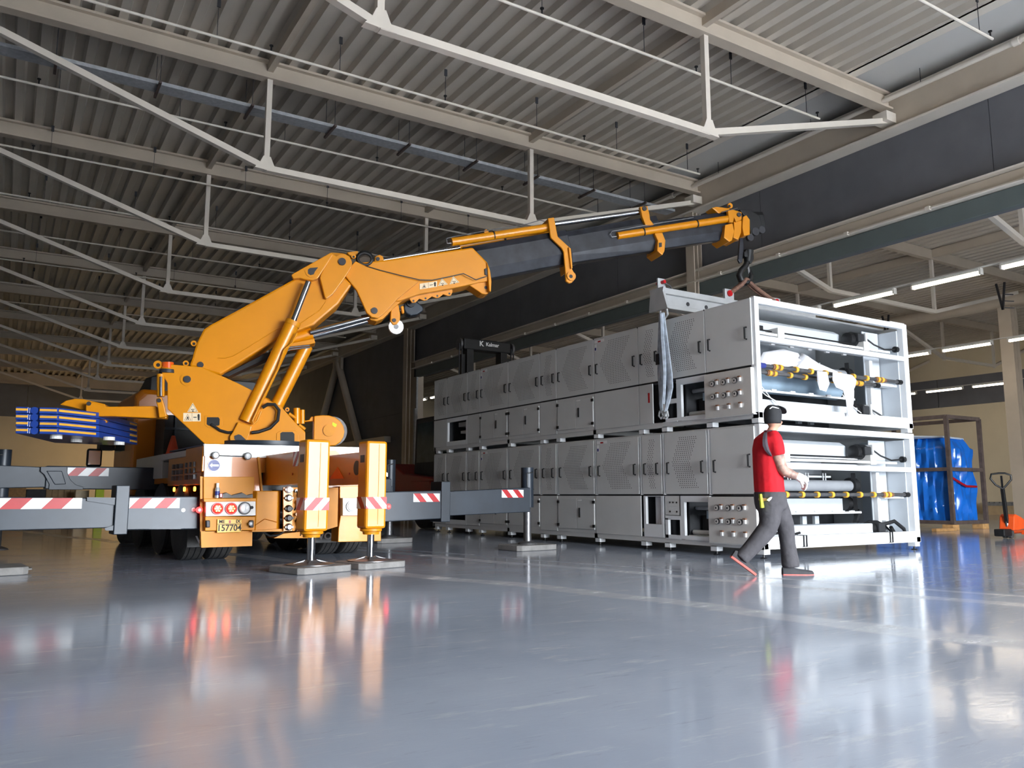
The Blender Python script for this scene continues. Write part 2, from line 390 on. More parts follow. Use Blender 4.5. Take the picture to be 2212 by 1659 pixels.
for i in range(6):
    t = t20 if i == 0 else copy_tree(t20)
    t.location = (0, 8.6 + 4.9 * i, 0); t['label'] = '%s roof truss of the side hall seen through the opening' % ORD[i]
g = thing('side_hall_girder', 'beige girder under the side hall roof carrying the trusses', 'girder', (28.5, 10, 7.2))
MB().tube((28.5, -7.9, 7.4), (28.5, 57, 7.4), .22, n=16).build('girder_tube', 'steel_beige', g, True)
for k, x in enumerate((18.45, 23.3)):
    tag(MB().box(x - .06, x + .06, -7.9, 57, 7.95, 8.2).build('roof_tie', 'steel_beige'), 'tie beam under the side hall roof, %s one from the opening' % ('first', 'second')[k], 'beam', 'side hall tie beams')
# ---------------- sprinkler pipes
def pipe(y, label, x0=-8, x1=12.05, far=False, rnd=0):
    t = thing('sprinkler_pipe', label, 'pipe', (0, y, 7.6), 'sprinkler pipes')
    MB().tube((x0, y, 7.6), (x1, y, 7.6), .022, n=8).build('pipe', 'steel_white', t, True)
    h = None
    for k in range(7):
        x = x1 - .05 - 3.0 * k
        if x < -.5: break
        if h is None:
            h = MB().tube((0, y, 7.62), (0, y, 7.70), .012, n=6).tube((0, y, 7.70), (0, y, 7.715), .03, n=8).build('sprinkler_head', 'black', t, loc=(x, 0, 0))
        else: share(h, 'sprinkler_head', t, (x, 0, 0))
    h = None
    for k in range(8):
        x = x1 - .35 - 1.9 * k
        if x < -.5: break
        if h is None: h = MB().box(-.004, .004, y - .004, y + .004, 7.62, 8.12).box(-.02, .03, y - .01, y + .01, 8.08, 8.2).build('hanger', 'pin', t, loc=(x, 0, 0))
        else: share(h, 'hanger', t, (x, 0, 0))
for i, y in enumerate((5.8, 8.85, 11.85, 14.9, 17.95, 20.95, 24.0, 27.0, 30.0, 33.0)):
    pipe(y, '%s white sprinkler pipe hanging below the roof, counted from the camera' % ORD[i])
t = thing('sprinkler_main', 'white sprinkler main running along the top of the beige girder', 'pipe', (13.2, 5, 8.0))
MB().tube((13.2, -7.9, 8.02), (13.2, 56, 8.02), .045, n=10).build('pipe', 'steel_white', t, True)
for y in (6.0, 13.9, 21): MB().tube((13.2, y - .05, 8.02), (13.2, y + .05, 8.02), .065, n=10).build('coupling', 'steel_white', t, True)
for y in (7.6, 9.9, 12.4, 16): MB().box(13.196, 13.204, y - .004, y + .004, 8.06, 8.33).build('hanger', 'pin', t)
# ---------------- cable tray under the second truss
t = thing('cable_tray', 'perforated galvanised cable tray hanging on rods behind the second roof truss', 'cable tray', (5, 13.75, 7.5))
mb = MB().box(-8, 13.0, 13.62, 13.92, 7.50, 7.505); mb.build('tray_bottom', 'galv', t)
MB().box(-8, 13.0, 13.615, 13.62, 7.50, 7.56).build('tray_side', 'galv', t); MB().box(-8, 13.0, 13.92, 13.925, 7.50, 7.58).build('tray_side', 'galv', t)
sl = MB()
for i in range(330):
    x = -.5 + i * .04
    sl.add([(x, 13.913, 7.525), (x + .02, 13.913, 7.525), (x + .02, 13.913, 7.545), (x, 13.913, 7.545)], [(0, 1, 2, 3)])
stuff(sl.build('slot_light_paint', 'white', t))  # white squares painted over the slots stand for the lit roof seen through
MB().tube((-8, 13.7, 7.53), (12.8, 13.72, 7.53), .022, n=8).build('cable', 'cable', t, True); MB().tube((-8, 13.8, 7.53), (12.8, 13.79, 7.53), .018, n=8).build('cable', 'cable', t, True)
for k in range(9):
    x = .2 + 1.47 * k
    b = MB().box(x - .02, x + .02, 13.45, 14.05, 7.45, 7.49).build('bracket', 'rust', t)
    MB().box(x - .004, x + .004, 14.0, 14.008, 7.49, 8.18).build('rod', 'pin', b); MB().box(x - .004, x + .004, 13.5, 13.508, 7.49, 8.18).build('rod', 'pin', b)
# ---------------- fluorescent lamps of the side hall, in rows on rails
def lamp_row(x, ys, z, rail, words, m='tube_lit'):
    tag(MB().box(x - .02, x + .02, rail[0], rail[1], z + .1, z + .13).build('lamp_rail', 'lamp_housing'), 'thin mounting rail above the ' + words + ' of lamps', 'rail', 'lamp rails')
    for i, (y0, y1) in enumerate(ys):
        t = thing('fluorescent_lamp', ('%s lit tube lamp of the %s, counted from the right edge' % (ORD[i], words)), 'lamp', (x, y0, z), 'fluorescent lamps')
        MB().box(x - .07, x + .07, y0, y1, z + .03, z + .1).build('housing', 'lamp_housing', t, bevel=.01)
        MB().tube((x, y0 + .03, z + .01), (x, y1 - .03, z + .01), .05, n=12).build('tube', m, t, True)
        for yy in (y0, y1): MB().box(x - .06, x + .06, yy - .02, yy + .02, z - .04, z + .1).build('end_cap', 'lamp_housing', t)
lamp_row(17.15, [(6.8, 8.45), (8.88, 10.4), (10.85, 12.45), (12.9, 14.5), (15, 16.6), (33.4, 35.0), (35.5, 37.1)], 5.5, (4, 40), 'first row')
lamp_row(25.6, [(11.0, 12.6), (13.1, 14.65), (15.1, 16.7), (17.1, 18.6), (30, 31.6), (32.1, 33.7)], 5.5, (5, 50), 'second row')
lamp_row(35.3, [(17.5, 19.0), (19.45, 21.1), (21.6, 23.2), (35, 36.6)], 5.5, (5, 50), 'far row')
# unseen warm lamps, added behind crane and cab to light the back wall
lamp_row(9.5, [(50.5, 52.1), (52.6, 54.2)], 5.0, (50, 57.15), 'unseen added warm back row', 'tube_warm')
lamp_row(6.4, [(50.5, 52.1), (52.6, 54.2)], 5.0, (50, 57.15), 'unseen added warm middle back row', 'tube_warm')
for k, (x, y) in enumerate(((24.3, 12.0), (25.4, 16.4))):
    t = thing('ceiling_bracket', 'dark hanging cable bracket below the side hall roof, %s of two' % ('right', 'left')[k], 'bracket', (x, y, 6), 'hanging brackets')
    MB().bar((x, y - .06, 7.0), (x, y + .05, 6.2), .05, .05).build('post', 'pin', t); MB().bar((x, y + .18, 7.0), (x, y + .05, 6.2), .05, .05).build('post', 'pin', t)
    for z in (6.25, 6.45, 6.65): MB().bar((x, y, z), (x + .15, y - .2, z - .03), .025, .025).build('arm', 'pin', t)
# ================================================================== THE TWO STACKED MACHINES
MX0, MX1, MY0, MY1 = 8.76, 12.36, 7.65, 17.68
BY = [17.66, 16.98, 15.98, 15.40, 14.22, 13.03, 12.47, 11.31, 10.12, 9.58, 8.60, 7.70]
def perf(mb, y0, y1, z0, z1):     # chevron field of small punched holes on the face x = MX0
    cz = (z0 + z1) / 2; wd = y1 - y0; hh = (z1 - z0) / 2; rows = 26
    for r in range(rows):
        z = z0 + (z1 - z0) * r / (rows - 1); k = abs(z - cz) / hh; sh = wd * .30 * (1 - k)
        a = y0 + .02; b = y0 + wd * .70; n = max(3, int((b - a) / .042))
        for i in range(n):
            y = a + (b - a) * i / n + sh + (.02 if r % 2 else 0)
            mb.add([(MX0 - .0225, y, z - .007), (MX0 - .0225, y + .014, z - .007), (MX0 - .0225, y + .014, z + .007), (MX0 - .0225, y, z + .007)], [(0, 1, 2, 3)])
def handle_mesh():
    return MB().path([(MX0 - .02, 0, -.085), (MX0 - .06, 0, -.08), (MX0 - .06, 0, .08), (MX0 - .02, 0, .085)], .013, 6).build('tmp_handle', 'black')
H0 = handle_mesh(); HME = H0.data; bpy.data.objects.remove(H0)
def handle(parent, y, z):
    o = bpy.data.objects.new('handle', HME); COL.objects.link(o); o.parent = parent; o.location = V((0, y, z)) - wloc(parent)
def machine(dz, upper):
    lab = ('upper white machine unit hanging stacked on top, with torn paper in its open end' if upper else
           'lower white machine unit standing on the floor under the other unit')
    T = thing('machine_unit', lab, 'machine', (MX0, MY0, dz))
    zb, zl0, zl1, zd0, zd1, zt = .12 + dz, .2 + dz, .842 + dz, .868 + dz, 1.805 + dz, 1.83 + dz
    # base frame, skeleton and back
    f = MB().box(MX0, MX0 + .1, MY0, MY1, zb, zl0).box(MX1 - .1, MX1, MY0, MY1, zb, zl0)
    for y in (MY1 - .1, 14.2, 11.3, MY0 + .02): f.box(MX0, MX1, y, y + .08, zb, zl0)
    f.build('base_frame', 'mach', T)
    MB().box(MX0 + .02, MX1, (MY0 + .42 if upper else MY0 + .08), MY1, zt - .03, zt).build('roof_panel', 'mach', T)
    MB().box(MX1 - .03, MX1, MY0 + .12, MY1, zl0, zt - .03).build('far_side_panel', 'mach', T)
    MB().box(MX0 + .02, MX1 - .03, MY1 - .03, MY1, zl0, zt - .03).build('rear_end_panel', 'mach', T)
    MB().box(MX0 + .9, MX1 - .05, 10.0, 10.06, zl0, zt - .04).build('inner_bulkhead', 'mach_dark', T)
    MB().box(MX0 + .02, MX0 + .06, MY0 + .1, MY1, zl1 - .02, zd0 + .02).build('mid_rail', 'mach_dark', T)
    # feet
    ys = [17.5, 16.95, 16.0, 15.4, 14.2, 13.0, 12.45, 11.3, 10.1, 9.55, 8.58, 7.72]
    for x in (MX0 + .06, MX1 - .08):
        for y in ys:
            if x > 9 and y > 7.8: continue
            ft = MB().prism([(x - .06, y - .06, zb + .01), (x + .06, y - .06, zb + .01), (x + .06, y + .06, zb + .01), (x - .06, y + .06, zb + .01)], (0, 0, -.075)).build('foot', 'mach_white', T)
            if not upper: MB().tube((x, y, .012), (x, y, zb - .06), .014, n=8).tube((x, y, 0.001), (x, y, .014), .05, .04, 12).build('levelling_screw', 'black', ft, True)
            else: MB().tube((x, y, zb - .075), (x, y, zb - .06), .025, n=8).build('levelling_screw', 'black', ft, True)
    # upper row of doors
    for i in range(11):
        y1, y0 = BY[i] - .006, BY[i + 1] + .006
        if not upper: y0 += .03; y1 -= .03
        d = MB().box(MX0 - .022, MX0, y0, y1, zd0, zd1 + (.02 if upper else 0)).build('door', 'mach', T, bevel=.006)
        hz = zd0 + .40
        if i < 10: handle(d, y0 + .09, hz)
        if i > 0: handle(d, y1 - .09, hz)
        if i == 10: handle(d, y0 + .09, hz + .06)
        if i not in (10,):
            p = MB(); inset = (.17 if y1 - y0 > .7 else .13)
            perf(p, y0 + inset, y1 - inset + .02, zd0 + .1, zd1 - .08)
            stuff(p.build('perforation', 'mach_dark', d))
        if i in (3, 7):
            s = MB().box(MX0 - .0235, MX0 - .022, y1 - .30, y1 - .02, zd1 - .07, zd1 - .02).build('sticker', 'white', d)
            MB().box(MX0 - .0245, MX0 - .0235, y1 - .20, y1 - .12, zd1 - .065, zd1 - .04).build('sticker_print', 'red', s)
            s = MB().box(MX0 - .0235, MX0 - .022, y1 - .08, y1 - .02, zd1 - .21, zd1 - .09).build('sticker', 'white', d)
            MB().box(MX0 - .0245, MX0 - .0235, y1 - .07, y1 - .03, zd1 - .20, zd1 - .15).build('sticker_print', 'blue_sign', s)
    if not upper:
        for y in BY[1:-1]: MB().box(MX0 - .02, MX0 + .02, y - .022, y + .012, zd0 - .01, zd1).build('mullion', 'mach_white', T)
    else:
        for i, y in enumerate(BY[1:-1]):
            for zz in (zd1 + .012,): MB().tube((MX0 - .024, y, zz), (MX0 - .02, y, zz), .012, n=8).build('bolt', 'black', T)
        # dark gap strips under some doors
    for (a, b) in ((15.9, 15.4), (12.95, 12.5), (10.05, 9.6), (8.55, 8.2)):
        MB().box(MX0 - .012, MX0 + .01, b, a, zl1 + .002, zd0 - .002).build('gap_strip', 'black', T)
    # lower row
    def panel(i, j=None):
        y1, y0 = BY[i] - .006, BY[(j or i) + 1] + .006
        return MB().box(MX0 - .02, MX0, y0, y1, zl0, zl1).build('panel', 'mach', T, bevel=.005)
    for i in (0, 2, 5, 7): panel(i)
    for i, left_wide in ((3, 0), (4, 0), (6, 0)):
        y1, y0 = BY[i] - .006, BY[i + 1] + .006; ym = y0 + (y1 - y0) * (.47 if i != 4 else .5)
        fr = MB().box(MX0 - .012, MX0, y0, y1, zl0, zl1).build('panel', 'mach', T)
        for a, b, hy in ((ym + .004, y1 - .03, y1 - .04), (y0 + .03, ym - .004, y0 + .04)):
            d = MB().box(MX0 - .03, MX0 - .012, a, b, zl0 + .06, zl1 - .05).build('cabinet_door', 'mach', T, bevel=.005)
            for z in (zl0 + .12, zl1 - .11): MB().box(MX0 - .045, MX0 - .03, hy - .03, hy + .03, z - .025, z + .025).build('hinge', 'black', d)
            if b < ym:
                MB().box(MX0 - .045, MX0 - .03, b - .1, b - .07, zl0 + .26, zl0 + .43).build('handle', 'black', d)
                MB().box(MX0 - .032, MX0 - .03, b - .14, b - .02, zl1 - .09, zl1 - .065).build('sticker', 'white', d)
    # open bay near the rear with machinery behind
    def opening(y1, y0, z0, z1, nm='bay_frame'):
        a, b = BY_of = (y0, y1)
        f = MB().box(MX0 - .02, MX0 + .03, a, a + .05, zl0, zl1).box(MX0 - .02, MX0 + .03, b - .05, b, zl0, zl1)
        f.box(MX0 - .02, MX0 + .03, a + .05, b - .05, zl0, z0).box(MX0 - .02, MX0 + .03, a + .05, b - .05, z1, zl1)
        f.build(nm, 'mach_white', T)
        MB().box(MX0 + .5, MX0 + .55, a, b, zl0, zl1).build('bay_back', 'mach_dark', T)
        MB().box(MX0 + .03, MX0 + .5, a - .02, a, zl0, zl1).build('bay_side', 'mach_dark', T); MB().box(MX0 + .03, MX0 + .5, b, b + .02, zl0, zl1).build('bay_side', 'mach_dark', T)
    opening(BY[1], BY[2], zl0 + .1, zl1 - .09)
    MB().box(MX0 + .15, MX0 + .45, 16.1, 16.6, zl0 + .28, zl0 + .34).box(MX0 + .2, MX0 + .4, 16.3, 16.8, zl0 + .45, zl0 + .55).build('mechanism', 'stainless', T)
    MB().tube((MX0 + .1, 16.2, zl0 + .1), (MX0 + .1, 16.2, zl1 - .1), .03).build('mechanism_post', 'mach_white', T, True)
    if upper:
        y1, y0 = BY[8] - .006, BY[9] + .006
        MB().box(MX0 - .02, MX0, y0 + .2, y1, zl0, zl1).build('panel', 'mach', T, bevel=.005)
        MB().box(MX0 - .022, MX0 - .02, y0 + .27, y0 + .31, zl0 + .34, zl0 + .5).build('sticker', 'red', T)
    else:
        opening(BY[8] - .06, BY[9] + .02, zl0 + .2, zl1 - .01)
        MB().tube((MX0 + .2, 9.86, zl0 + .2), (MX0 + .2, 9.86, zl1), .11, n=18).build('white_roll', 'paper', T, True)
        MB().box(MX0 - .02, MX0 + .02, 9.22, 9.55, zl1 - .3, zl1).build('panel', 'mach', T)
        for (yy, zz) in ((9.3, .1), (9.45, .1), (9.38, .1), (9.3, .24), (9.45, .24)): MB().tube((MX0 - .024, yy, zl1 - zz), (MX0 - .018, yy, zl1 - zz), .014, n=10).build('port', 'black', T)
    # small low opening and big window bay
    f = MB().box(MX0 - .02, MX0 + .03, 9.14, 9.24, zl0, zl1).box(MX0 - .02, MX0 + .03, 9.24, 9.56, zl0 - .01, zl0 + .05).box(MX0 - .02, MX0 + .03, 9.24, 9.56, zl0 + .28, zl0 + .35).box(MX0 - .02, MX0 + .03, 9.5, 9.56, zl0, zl0 + .3)
    f.box(MX0 - .02, MX0 + .03, 8.61, 9.14, zl0 - .01, zl0 + .05).box(MX0 - .02, MX0 + .03, 8.61, 9.14, zl1 - .09, zl1)
    f.build('bay_frame', 'mach_white', T)
    MB().box(MX0 + .55, MX0 + .6, 8.62, 9.56, zl0, zl1).build('bay_back', 'mach_dark', T)
    MB().box(MX0 + .03, MX0 + .55, 9.56, 9.58, zl0, zl1).build('bay_side', 'mach_dark', T)
    MB().box(MX0 + .3, MX0 + .5, 8.65, 9.1, zl0 + .05, zl0 + .35).build('machine_block', 'black', T, bevel=.02)
    MB().tube((MX0 + .15, 8.63, zl0 + .1), (MX0 + .15, 9.12, zl0 + .1), .035).build('shaft', 'stainless', T, True)
    MB().tube((MX0 + .22, 8.63, zl0 + .46), (MX0 + .22, 9.12, zl0 + .46), .03).build('shaft', 'roller_grey', T, True)
    MB().box(MX0 + .25, MX0 + .28, 8.75, 8.95, zl0 + .3, zl0 + .42).build('clear_cover', 'roller_blue', T)
    MB().box(MX0 + .02, MX0 + .2, 8.64, 9.1, zl0 + .02, zl0 + .06).build('tray', 'stainless', T)
    # control panel with gauges and regulators
    cp = MB().box(MX0 - .07, MX0, 7.70, 8.6, zl0 - .02, zl1 - .012).build('control_panel', 'stainless', T, bevel=.008)
    x = MX0 - .07
    for r, z in enumerate((zl1 - .17, zl1 - .36, zl1 - .54)):
        for c in range(3):
            y = 8.42 - c * .215
            if r < 2:
                gg = MB().tube((x - .025, y, z), (x, y, z), .042, n=18).build('gauge', 'dull_steel', cp, True)
                MB().tube((x - .028, y, z), (x - .025, y, z), .034, n=18).build('gauge_face', 'lens_glass', gg)
                MB().tube((x - .0285, y, z), (x - .028, y, z), .016, n=10).build('gauge_needle', 'pin', gg)
            k = MB().box(x - .03, x, y - .105, y - .075, z - .02, z + .035).build('regulator', 'white', cp)
            MB().box(x - .032, x - .001, y - .115, y - .065, z + .035, z + .055).build('regulator_cap', 'copper', k)
    MB().box(x - .0, MX0 + .05, 7.68, 8.6, zl0 - .03, zl0 - .018).build('panel_lip', 'mach', T)
    # ---------------- open front end (y = MY0)
    zA, zB, zC = zt - .085, 1.215 + dz, 1.29 + dz      # under top bar, mid bar
    def bar(n, x0, x1, y0, y1, z0, z1, m='mach_white', b=.006): return MB().box(x0, x1, y0, y1, z0, z1).build(n, m, T, bevel=b)
    bar('corner_post', MX0, MX0 + .085, MY0, MY0 + .1, zb, zt)
    bar('corner_post', MX1 - .12, MX1, MY0, MY0 + .1, zb, zt)
    bar('top_bar', MX0 + .085, MX1 - .12, MY0, MY0 + .08, zA, zt)
    bar('cross_bar', MX0 + .085, MX1 - .12, MY0, MY0 + .07, zB, zC)
    bar('bottom_beam', MX0 + .085, MX1 - .12, MY0, MY0 + .1, zb + .02, zb + .17)
    if upper: bar('lug', MX0 + .02, MX0 + .4, MY0 + .02, MY0 + .1, zt, zt + .02); bar('lug', MX1 - .4, MX1 - .02, MY0 + .02, MY0 + .1, zt, zt + .02)
    IX0, IX1 = MX0 + .1, 11.55
    # right-hand inside cheek: posts and grey panels
    bar('inner_post', 11.68, 11.76, MY0 + .25, MY0 + .33, zl0, zB)
    bar('cheek_panel', 11.78, 12.2, MY0 + .42, MY0 + .44, zl0, zt - .1, 'mach_in')
    bar('cheek_side', 12.22, 12.26, MY0 + .1, MY0 + .9, zl0, zt - .1, 'mach_in')
    bar('cheek_bracket', 11.72, 12.26, MY0 + .15, MY0 + .3, .80 + dz, .85 + dz)
    MB().bar((11.62, MY0 + .6, .35 + dz), (11.52, MY0 + .55, 1.2 + dz), .06, .05).build('linkage', 'black', T)
    MB().bar((11.45, MY0 + .55, .12 + dz + .2), (11.62, MY0 + .55, .62 + dz), .06, .05).build('linkage', 'black', T)
    bar('inner_back', MX0 + .1, MX1 - .1, MY0 + 1.5, MY0 + 1.54, zl0, 1.2 + dz, 'mach_dark')
    bar('inner_back_upper', MX0 + .1, MX1 - .1, MY0 + 1.7, MY0 + 1.74, 1.2 + dz, zt - .04, 'mach_in')
    # top box roller with motor
    MB().prism([(IX0 + .05, MY0 + .45, 1.42 + dz), (IX0 + .05, MY0 + .75, 1.40 + dz), (IX0 + .05, MY0 + .78, 1.66 + dz), (IX0 + .05, MY0 + .55, 1.68 + dz), (IX0 + .05, MY0 + .45, 1.62 + dz)], (2.32, 0, 0)).build('box_beam', 'mach_in', T, bevel=.01)
    def motor(x, z, cab):
        m = MB().lathe((x, MY0 + .3, z), (1, 0, 0), [(0, .07), (.02, .105), (.1, .115), (.28, .115), (.34, .10), (.38, .06)], 20).build('motor', 'black', T, True)
        for k in range(6): MB().tube((x + .1 + k * .03, MY0 + .3, z), (x + .11 + k * .03, MY0 + .3, z), .122, n=20).build('cooling_fin', 'cap', m, True)
        MB().box(x + .1, x + .26, MY0 + .14, MY0 + .24, z - .05, z + .08).build('terminal_box', 'cap', m, bevel=.015)
        MB().box(x + .37, x + .41, MY0 + .2, MY0 + .42, z - .15, z + .12).build('mount_plate', 'mach_white', m)
        MB().path([(x + .36, MY0 + .25, z + .08)] + [V(q) for q in cab], .014, 6).build('cable', 'cable', m, True)
    motor(11.18, 1.52 + dz, [(11.75, MY0 + .2, 1.47 + dz), (11.95, MY0 + .15, 1.40 + dz), (12.2, MY0 + .12, 1.42 + dz)])
    MB().tube((12.18, MY0 + .12, 1.42 + dz), (12.24, MY0 + .12, 1.42 + dz), .05, n=12).build('cable_gland', 'black', T, True)
    motor(11.2 if upper else 11.42, .37 + dz - (0.03 if not upper else 0), [(11.8, MY0 + .15, .30 + dz), (12.0, MY0 + .12, .24 + dz), (12.15, MY0 + .12, .3 + dz)])
    # slide rails under the top beam
    for (y, z, w_, h_, x1) in ((.12, 1.34, .05, .035, 12.05), (.28, 1.40, .03, .02, 11.6), (.36, 1.30, .06, .03, 11.7)):
        bar('slide_rail', IX0, x1, MY0 + y, MY0 + y + w_, z + dz, z + h_ + dz, 'mach_white', 0)
    MB().tube((IX0, MY0 + .22, 1.43 + dz), (11.3, MY0 + .22, 1.43 + dz), .012, n=8).build('black_rod', 'black', T, True)
    for xx in (9.35, 11.35): bar('rail_carriage', xx, xx + .14, MY0 + .1, MY0 + .34, 1.32 + dz, 1.47 + dz, 'stainless')
    bar('rail_stop', IX0, IX0 + .25, MY0 + .16, MY0 + .26, 1.42 + dz, 1.48 + dz, 'black')
    for k in range(5): bar('rail_clip', 9.5 + k * .42, 9.58 + k * .42, MY0 + .36, MY0 + .4, 1.27 + dz, 1.29 + dz, 'white', 0)
    # rollers
    MB().tube((IX0, MY0 + .62, 1.0 + dz), (11.5, MY0 + .62, 1.0 + dz), .085, n=20).build('roller', 'roller_grey', T, True)
    MB().tube((11.5, MY0 + .62, 1.0 + dz), (11.62, MY0 + .62, 1.0 + dz), .13, n=16).build('roller_bearing', 'black', T, True)
    if upper: MB().tube((IX0, MY0 + .75, .76 + dz), (11.45, MY0 + .75, .76 + dz), .16, n=22).build('lower_roller', 'roller_blue', T, True)
    else: bar('guide_plate', IX0, 11.5, MY0 + .72, MY0 + .76, .56 + dz, .80 + dz, 'mach_in', 0)
    MB().tube((11.45, MY0 + .7, .72 + dz), (11.58, MY0 + .7, .72 + dz), .11, n=16).build('roller_bearing', 'black', T, True)
    # hanging pairs of pins on a bar
    bar('pin_bar', IX0, 11.3, MY0 + .8, MY0 + .84, 1.13 + dz, 1.16 + dz, 'mach_white', 0)
    for k in range(5):
        for q in (0, .06): MB().tube((9.4 + k * .42 + q, MY0 + .78, .93 + dz), (9.4 + k * .42 + q, MY0 + .78, 1.2 + dz), .01, n=6).build('pin_pair', 'mach_white', T)
    # shafts with yellow rings
    for (y, z, x1) in ([(.06, .87, 12.18), (.17, .80, 11.75)] if upper else [(.06, .86, 12.18)]):
        s = MB().tube((IX0 + .02, MY0 + y, z + dz), (x1, MY0 + y, z + dz), .028, n=12).build('expanding_shaft', 'dull_steel', T, True)
        MB().tube((IX0, MY0 + y, z + dz), (IX0 + .12, MY0 + y, z + dz), .04, n=12).build('shaft_end', 'blue_sign', s, True)
        MB().tube((x1 - .08, MY0 + y, z + dz), (x1 + .02, MY0 + y, z + dz), .04, n=12).build('shaft_end', 'black', s, True)
        for k, xx in enumerate([IX0 + .32, IX0 + .42] + [IX0 + .76 + .33 * j for j in range(6)] + [x1 - .62, x1 - .52]):
            MB().tube((xx, MY0 + y, z + dz), (xx + .05, MY0 + y, z + dz), .045, n=14).build('ring', 'ring_yellow', s, True)
        for a, b in ((IX0 + .28, IX0 + .5), (x1 - .66, x1 - .4)): MB().tube((a, MY0 + y, z + dz), (b, MY0 + y, z + dz), .036, n=14).build('sleeve', 'copper', s, True)
    # clip rail and lower box
    bar('clip_rail', IX0, 11.5, MY0 + .42, MY0 + .47, .57 + dz, .60 + dz, 'mach_white', 0)
    for k in range(6): bar('clip', 9.1 + k * .42, 9.2 + k * .42, MY0 + .40, MY0 + .43, .585 + dz, .615 + dz, 'white', 0)
    for xx in (9.9, 10.75, 11.05): bar('upright', xx, xx + .1, MY0 + .95, MY0 + 1.0, .2 + dz, .52 + dz, 'mach_in', 0)
    bar('inner_shelf', IX0 + .3, 11.4, MY0 + .9, MY0 + 1.3, .24 + dz, .27 + dz, 'mach_dark', 0)
    MB().path([(9.3, MY0 + .7, .36 + dz), (9.7, MY0 + .6, .26 + dz), (10.2, MY0 + .65, .38 + dz), (10.6, MY0 + .7, .33 + dz)], .008, 6).build('hose', 'white', T, True)
    MB().path([(9.5, MY0 + .75, .4 + dz), (9.75, MY0 + .6, .34 + dz), (10.1, MY0 + .72, .28 + dz)], .008, 6).build('hose', 'red', T, True)
    bar('lower_box_beam', IX0, 11.45, MY0 + .2, MY0 + .5, zb + .14, .42 + dz, 'mach_in', .015)
    if not upper:
        MB().path([(11.6, MY0 + .2, .38), (11.85, MY0 + .1, .45), (12.05, MY0 + .08, .33), (12.15, MY0 + .1, .2), (11.9, MY0 + .12, .22), (11.75, MY0 + .1, .36)], .03, 8).build('cable_bundle', 'cable', T, True)
        for xx in (9.55, 11.55):
            for q in (0, .06): MB().box(xx + q, xx + q + .03, MY0 - .006, MY0 + .106, zb + .014, zb + .176).build('strap', 'black', T)
        MB().path([(9.0, MY0 + .02, .33), (9.2, MY0 - .01, .36), (9.35, MY0 + .0, .31), (9.5, MY0 + .01, .33)], .02, 6).build('cable_bundle', 'cable', T, True)
    else:
        # torn paper web draped over the shafts
        def sheet(pts, name='paper_web'):
            vs = [V(p) for p in pts]; n = len(vs) // 2; m = MB()
            rows = 5; g_ = []
            for i in range(n):
                a, b = vs[i], vs[len(vs) - 1 - i]
                g_.append([a.lerp(b, j / rows) + V((0, .03 * math.sin(3.1 * j + i * 1.7), 0)) for j in range(rows + 1)])
            fl = [q for r in g_ for q in r]; w_ = rows + 1
            m.add(fl, [(i * w_ + j, i * w_ + j + 1, (i + 1) * w_ + j + 1, (i + 1) * w_ + j) for i in range(n - 1) for j in range(rows)])
            o = m.build(name, 'paper', T, True); md = o.modifiers.new('solid', 'SOLIDIFY'); md.thickness = .003
        sheet([(9.25, 8.1, 2.72), (9.4, 8.05, 2.95), (9.75, 8.0, 3.02), (10.05, 8.0, 2.98), (10.3, 8.02, 2.8), (10.45, 7.9, 2.68), (10.25, 7.9, 2.66), (10.0, 7.95, 2.75), (9.85, 7.95, 2.76), (9.6, 8.0, 2.72)][:10])
        sheet([(9.95, 7.95, 2.75), (10.15, 7.97, 3.0), (10.5, 7.95, 2.85), (10.9, 7.8, 2.68), (10.8, 7.69, 2.62), (10.45, 7.69, 2.64), (10.2, 7.75, 2.68), (10.05, 7.8, 2.7)])
        sheet([(10.0, 7.62, 2.66), (10.02, 7.61, 2.5), (10.0, 7.6, 2.38), (10.16, 7.6, 2.36), (10.22, 7.61, 2.48), (10.24, 7.62, 2.66)], 'torn_strip')
        sheet([(10.36, 7.62, 2.68), (10.36, 7.6, 2.55), (10.38, 7.6, 2.44), (10.52, 7.6, 2.4), (10.6, 7.58, 2.26), (10.63, 7.58, 2.02), (10.66, 7.58, 2.02), (10.76, 7.58, 2.28), (10.84, 7.6, 2.42), (10.86, 7.6, 2.5), (10.86, 7.61, 2.58), (10.84, 7.62, 2.66)], 'torn_strip')
        for k, (a, b) in enumerate((((8.95, 7.9, 2.42), (9.3, 7.75, 2.16)), ((9.1, 7.9, 2.42), (9.34, 7.75, 2.1)), ((10.95, 7.9, 2.4), (11.25, 7.8, 2.12)))):
            MB().path([V(a), V(a).lerp(V(b), .5) + V((0, 0, -.03)), V(b)], .007, 6).build('hose', 'white', T, True)
    return T
M_low = machine(0.0, False)
M_up = machine(1.79, True)
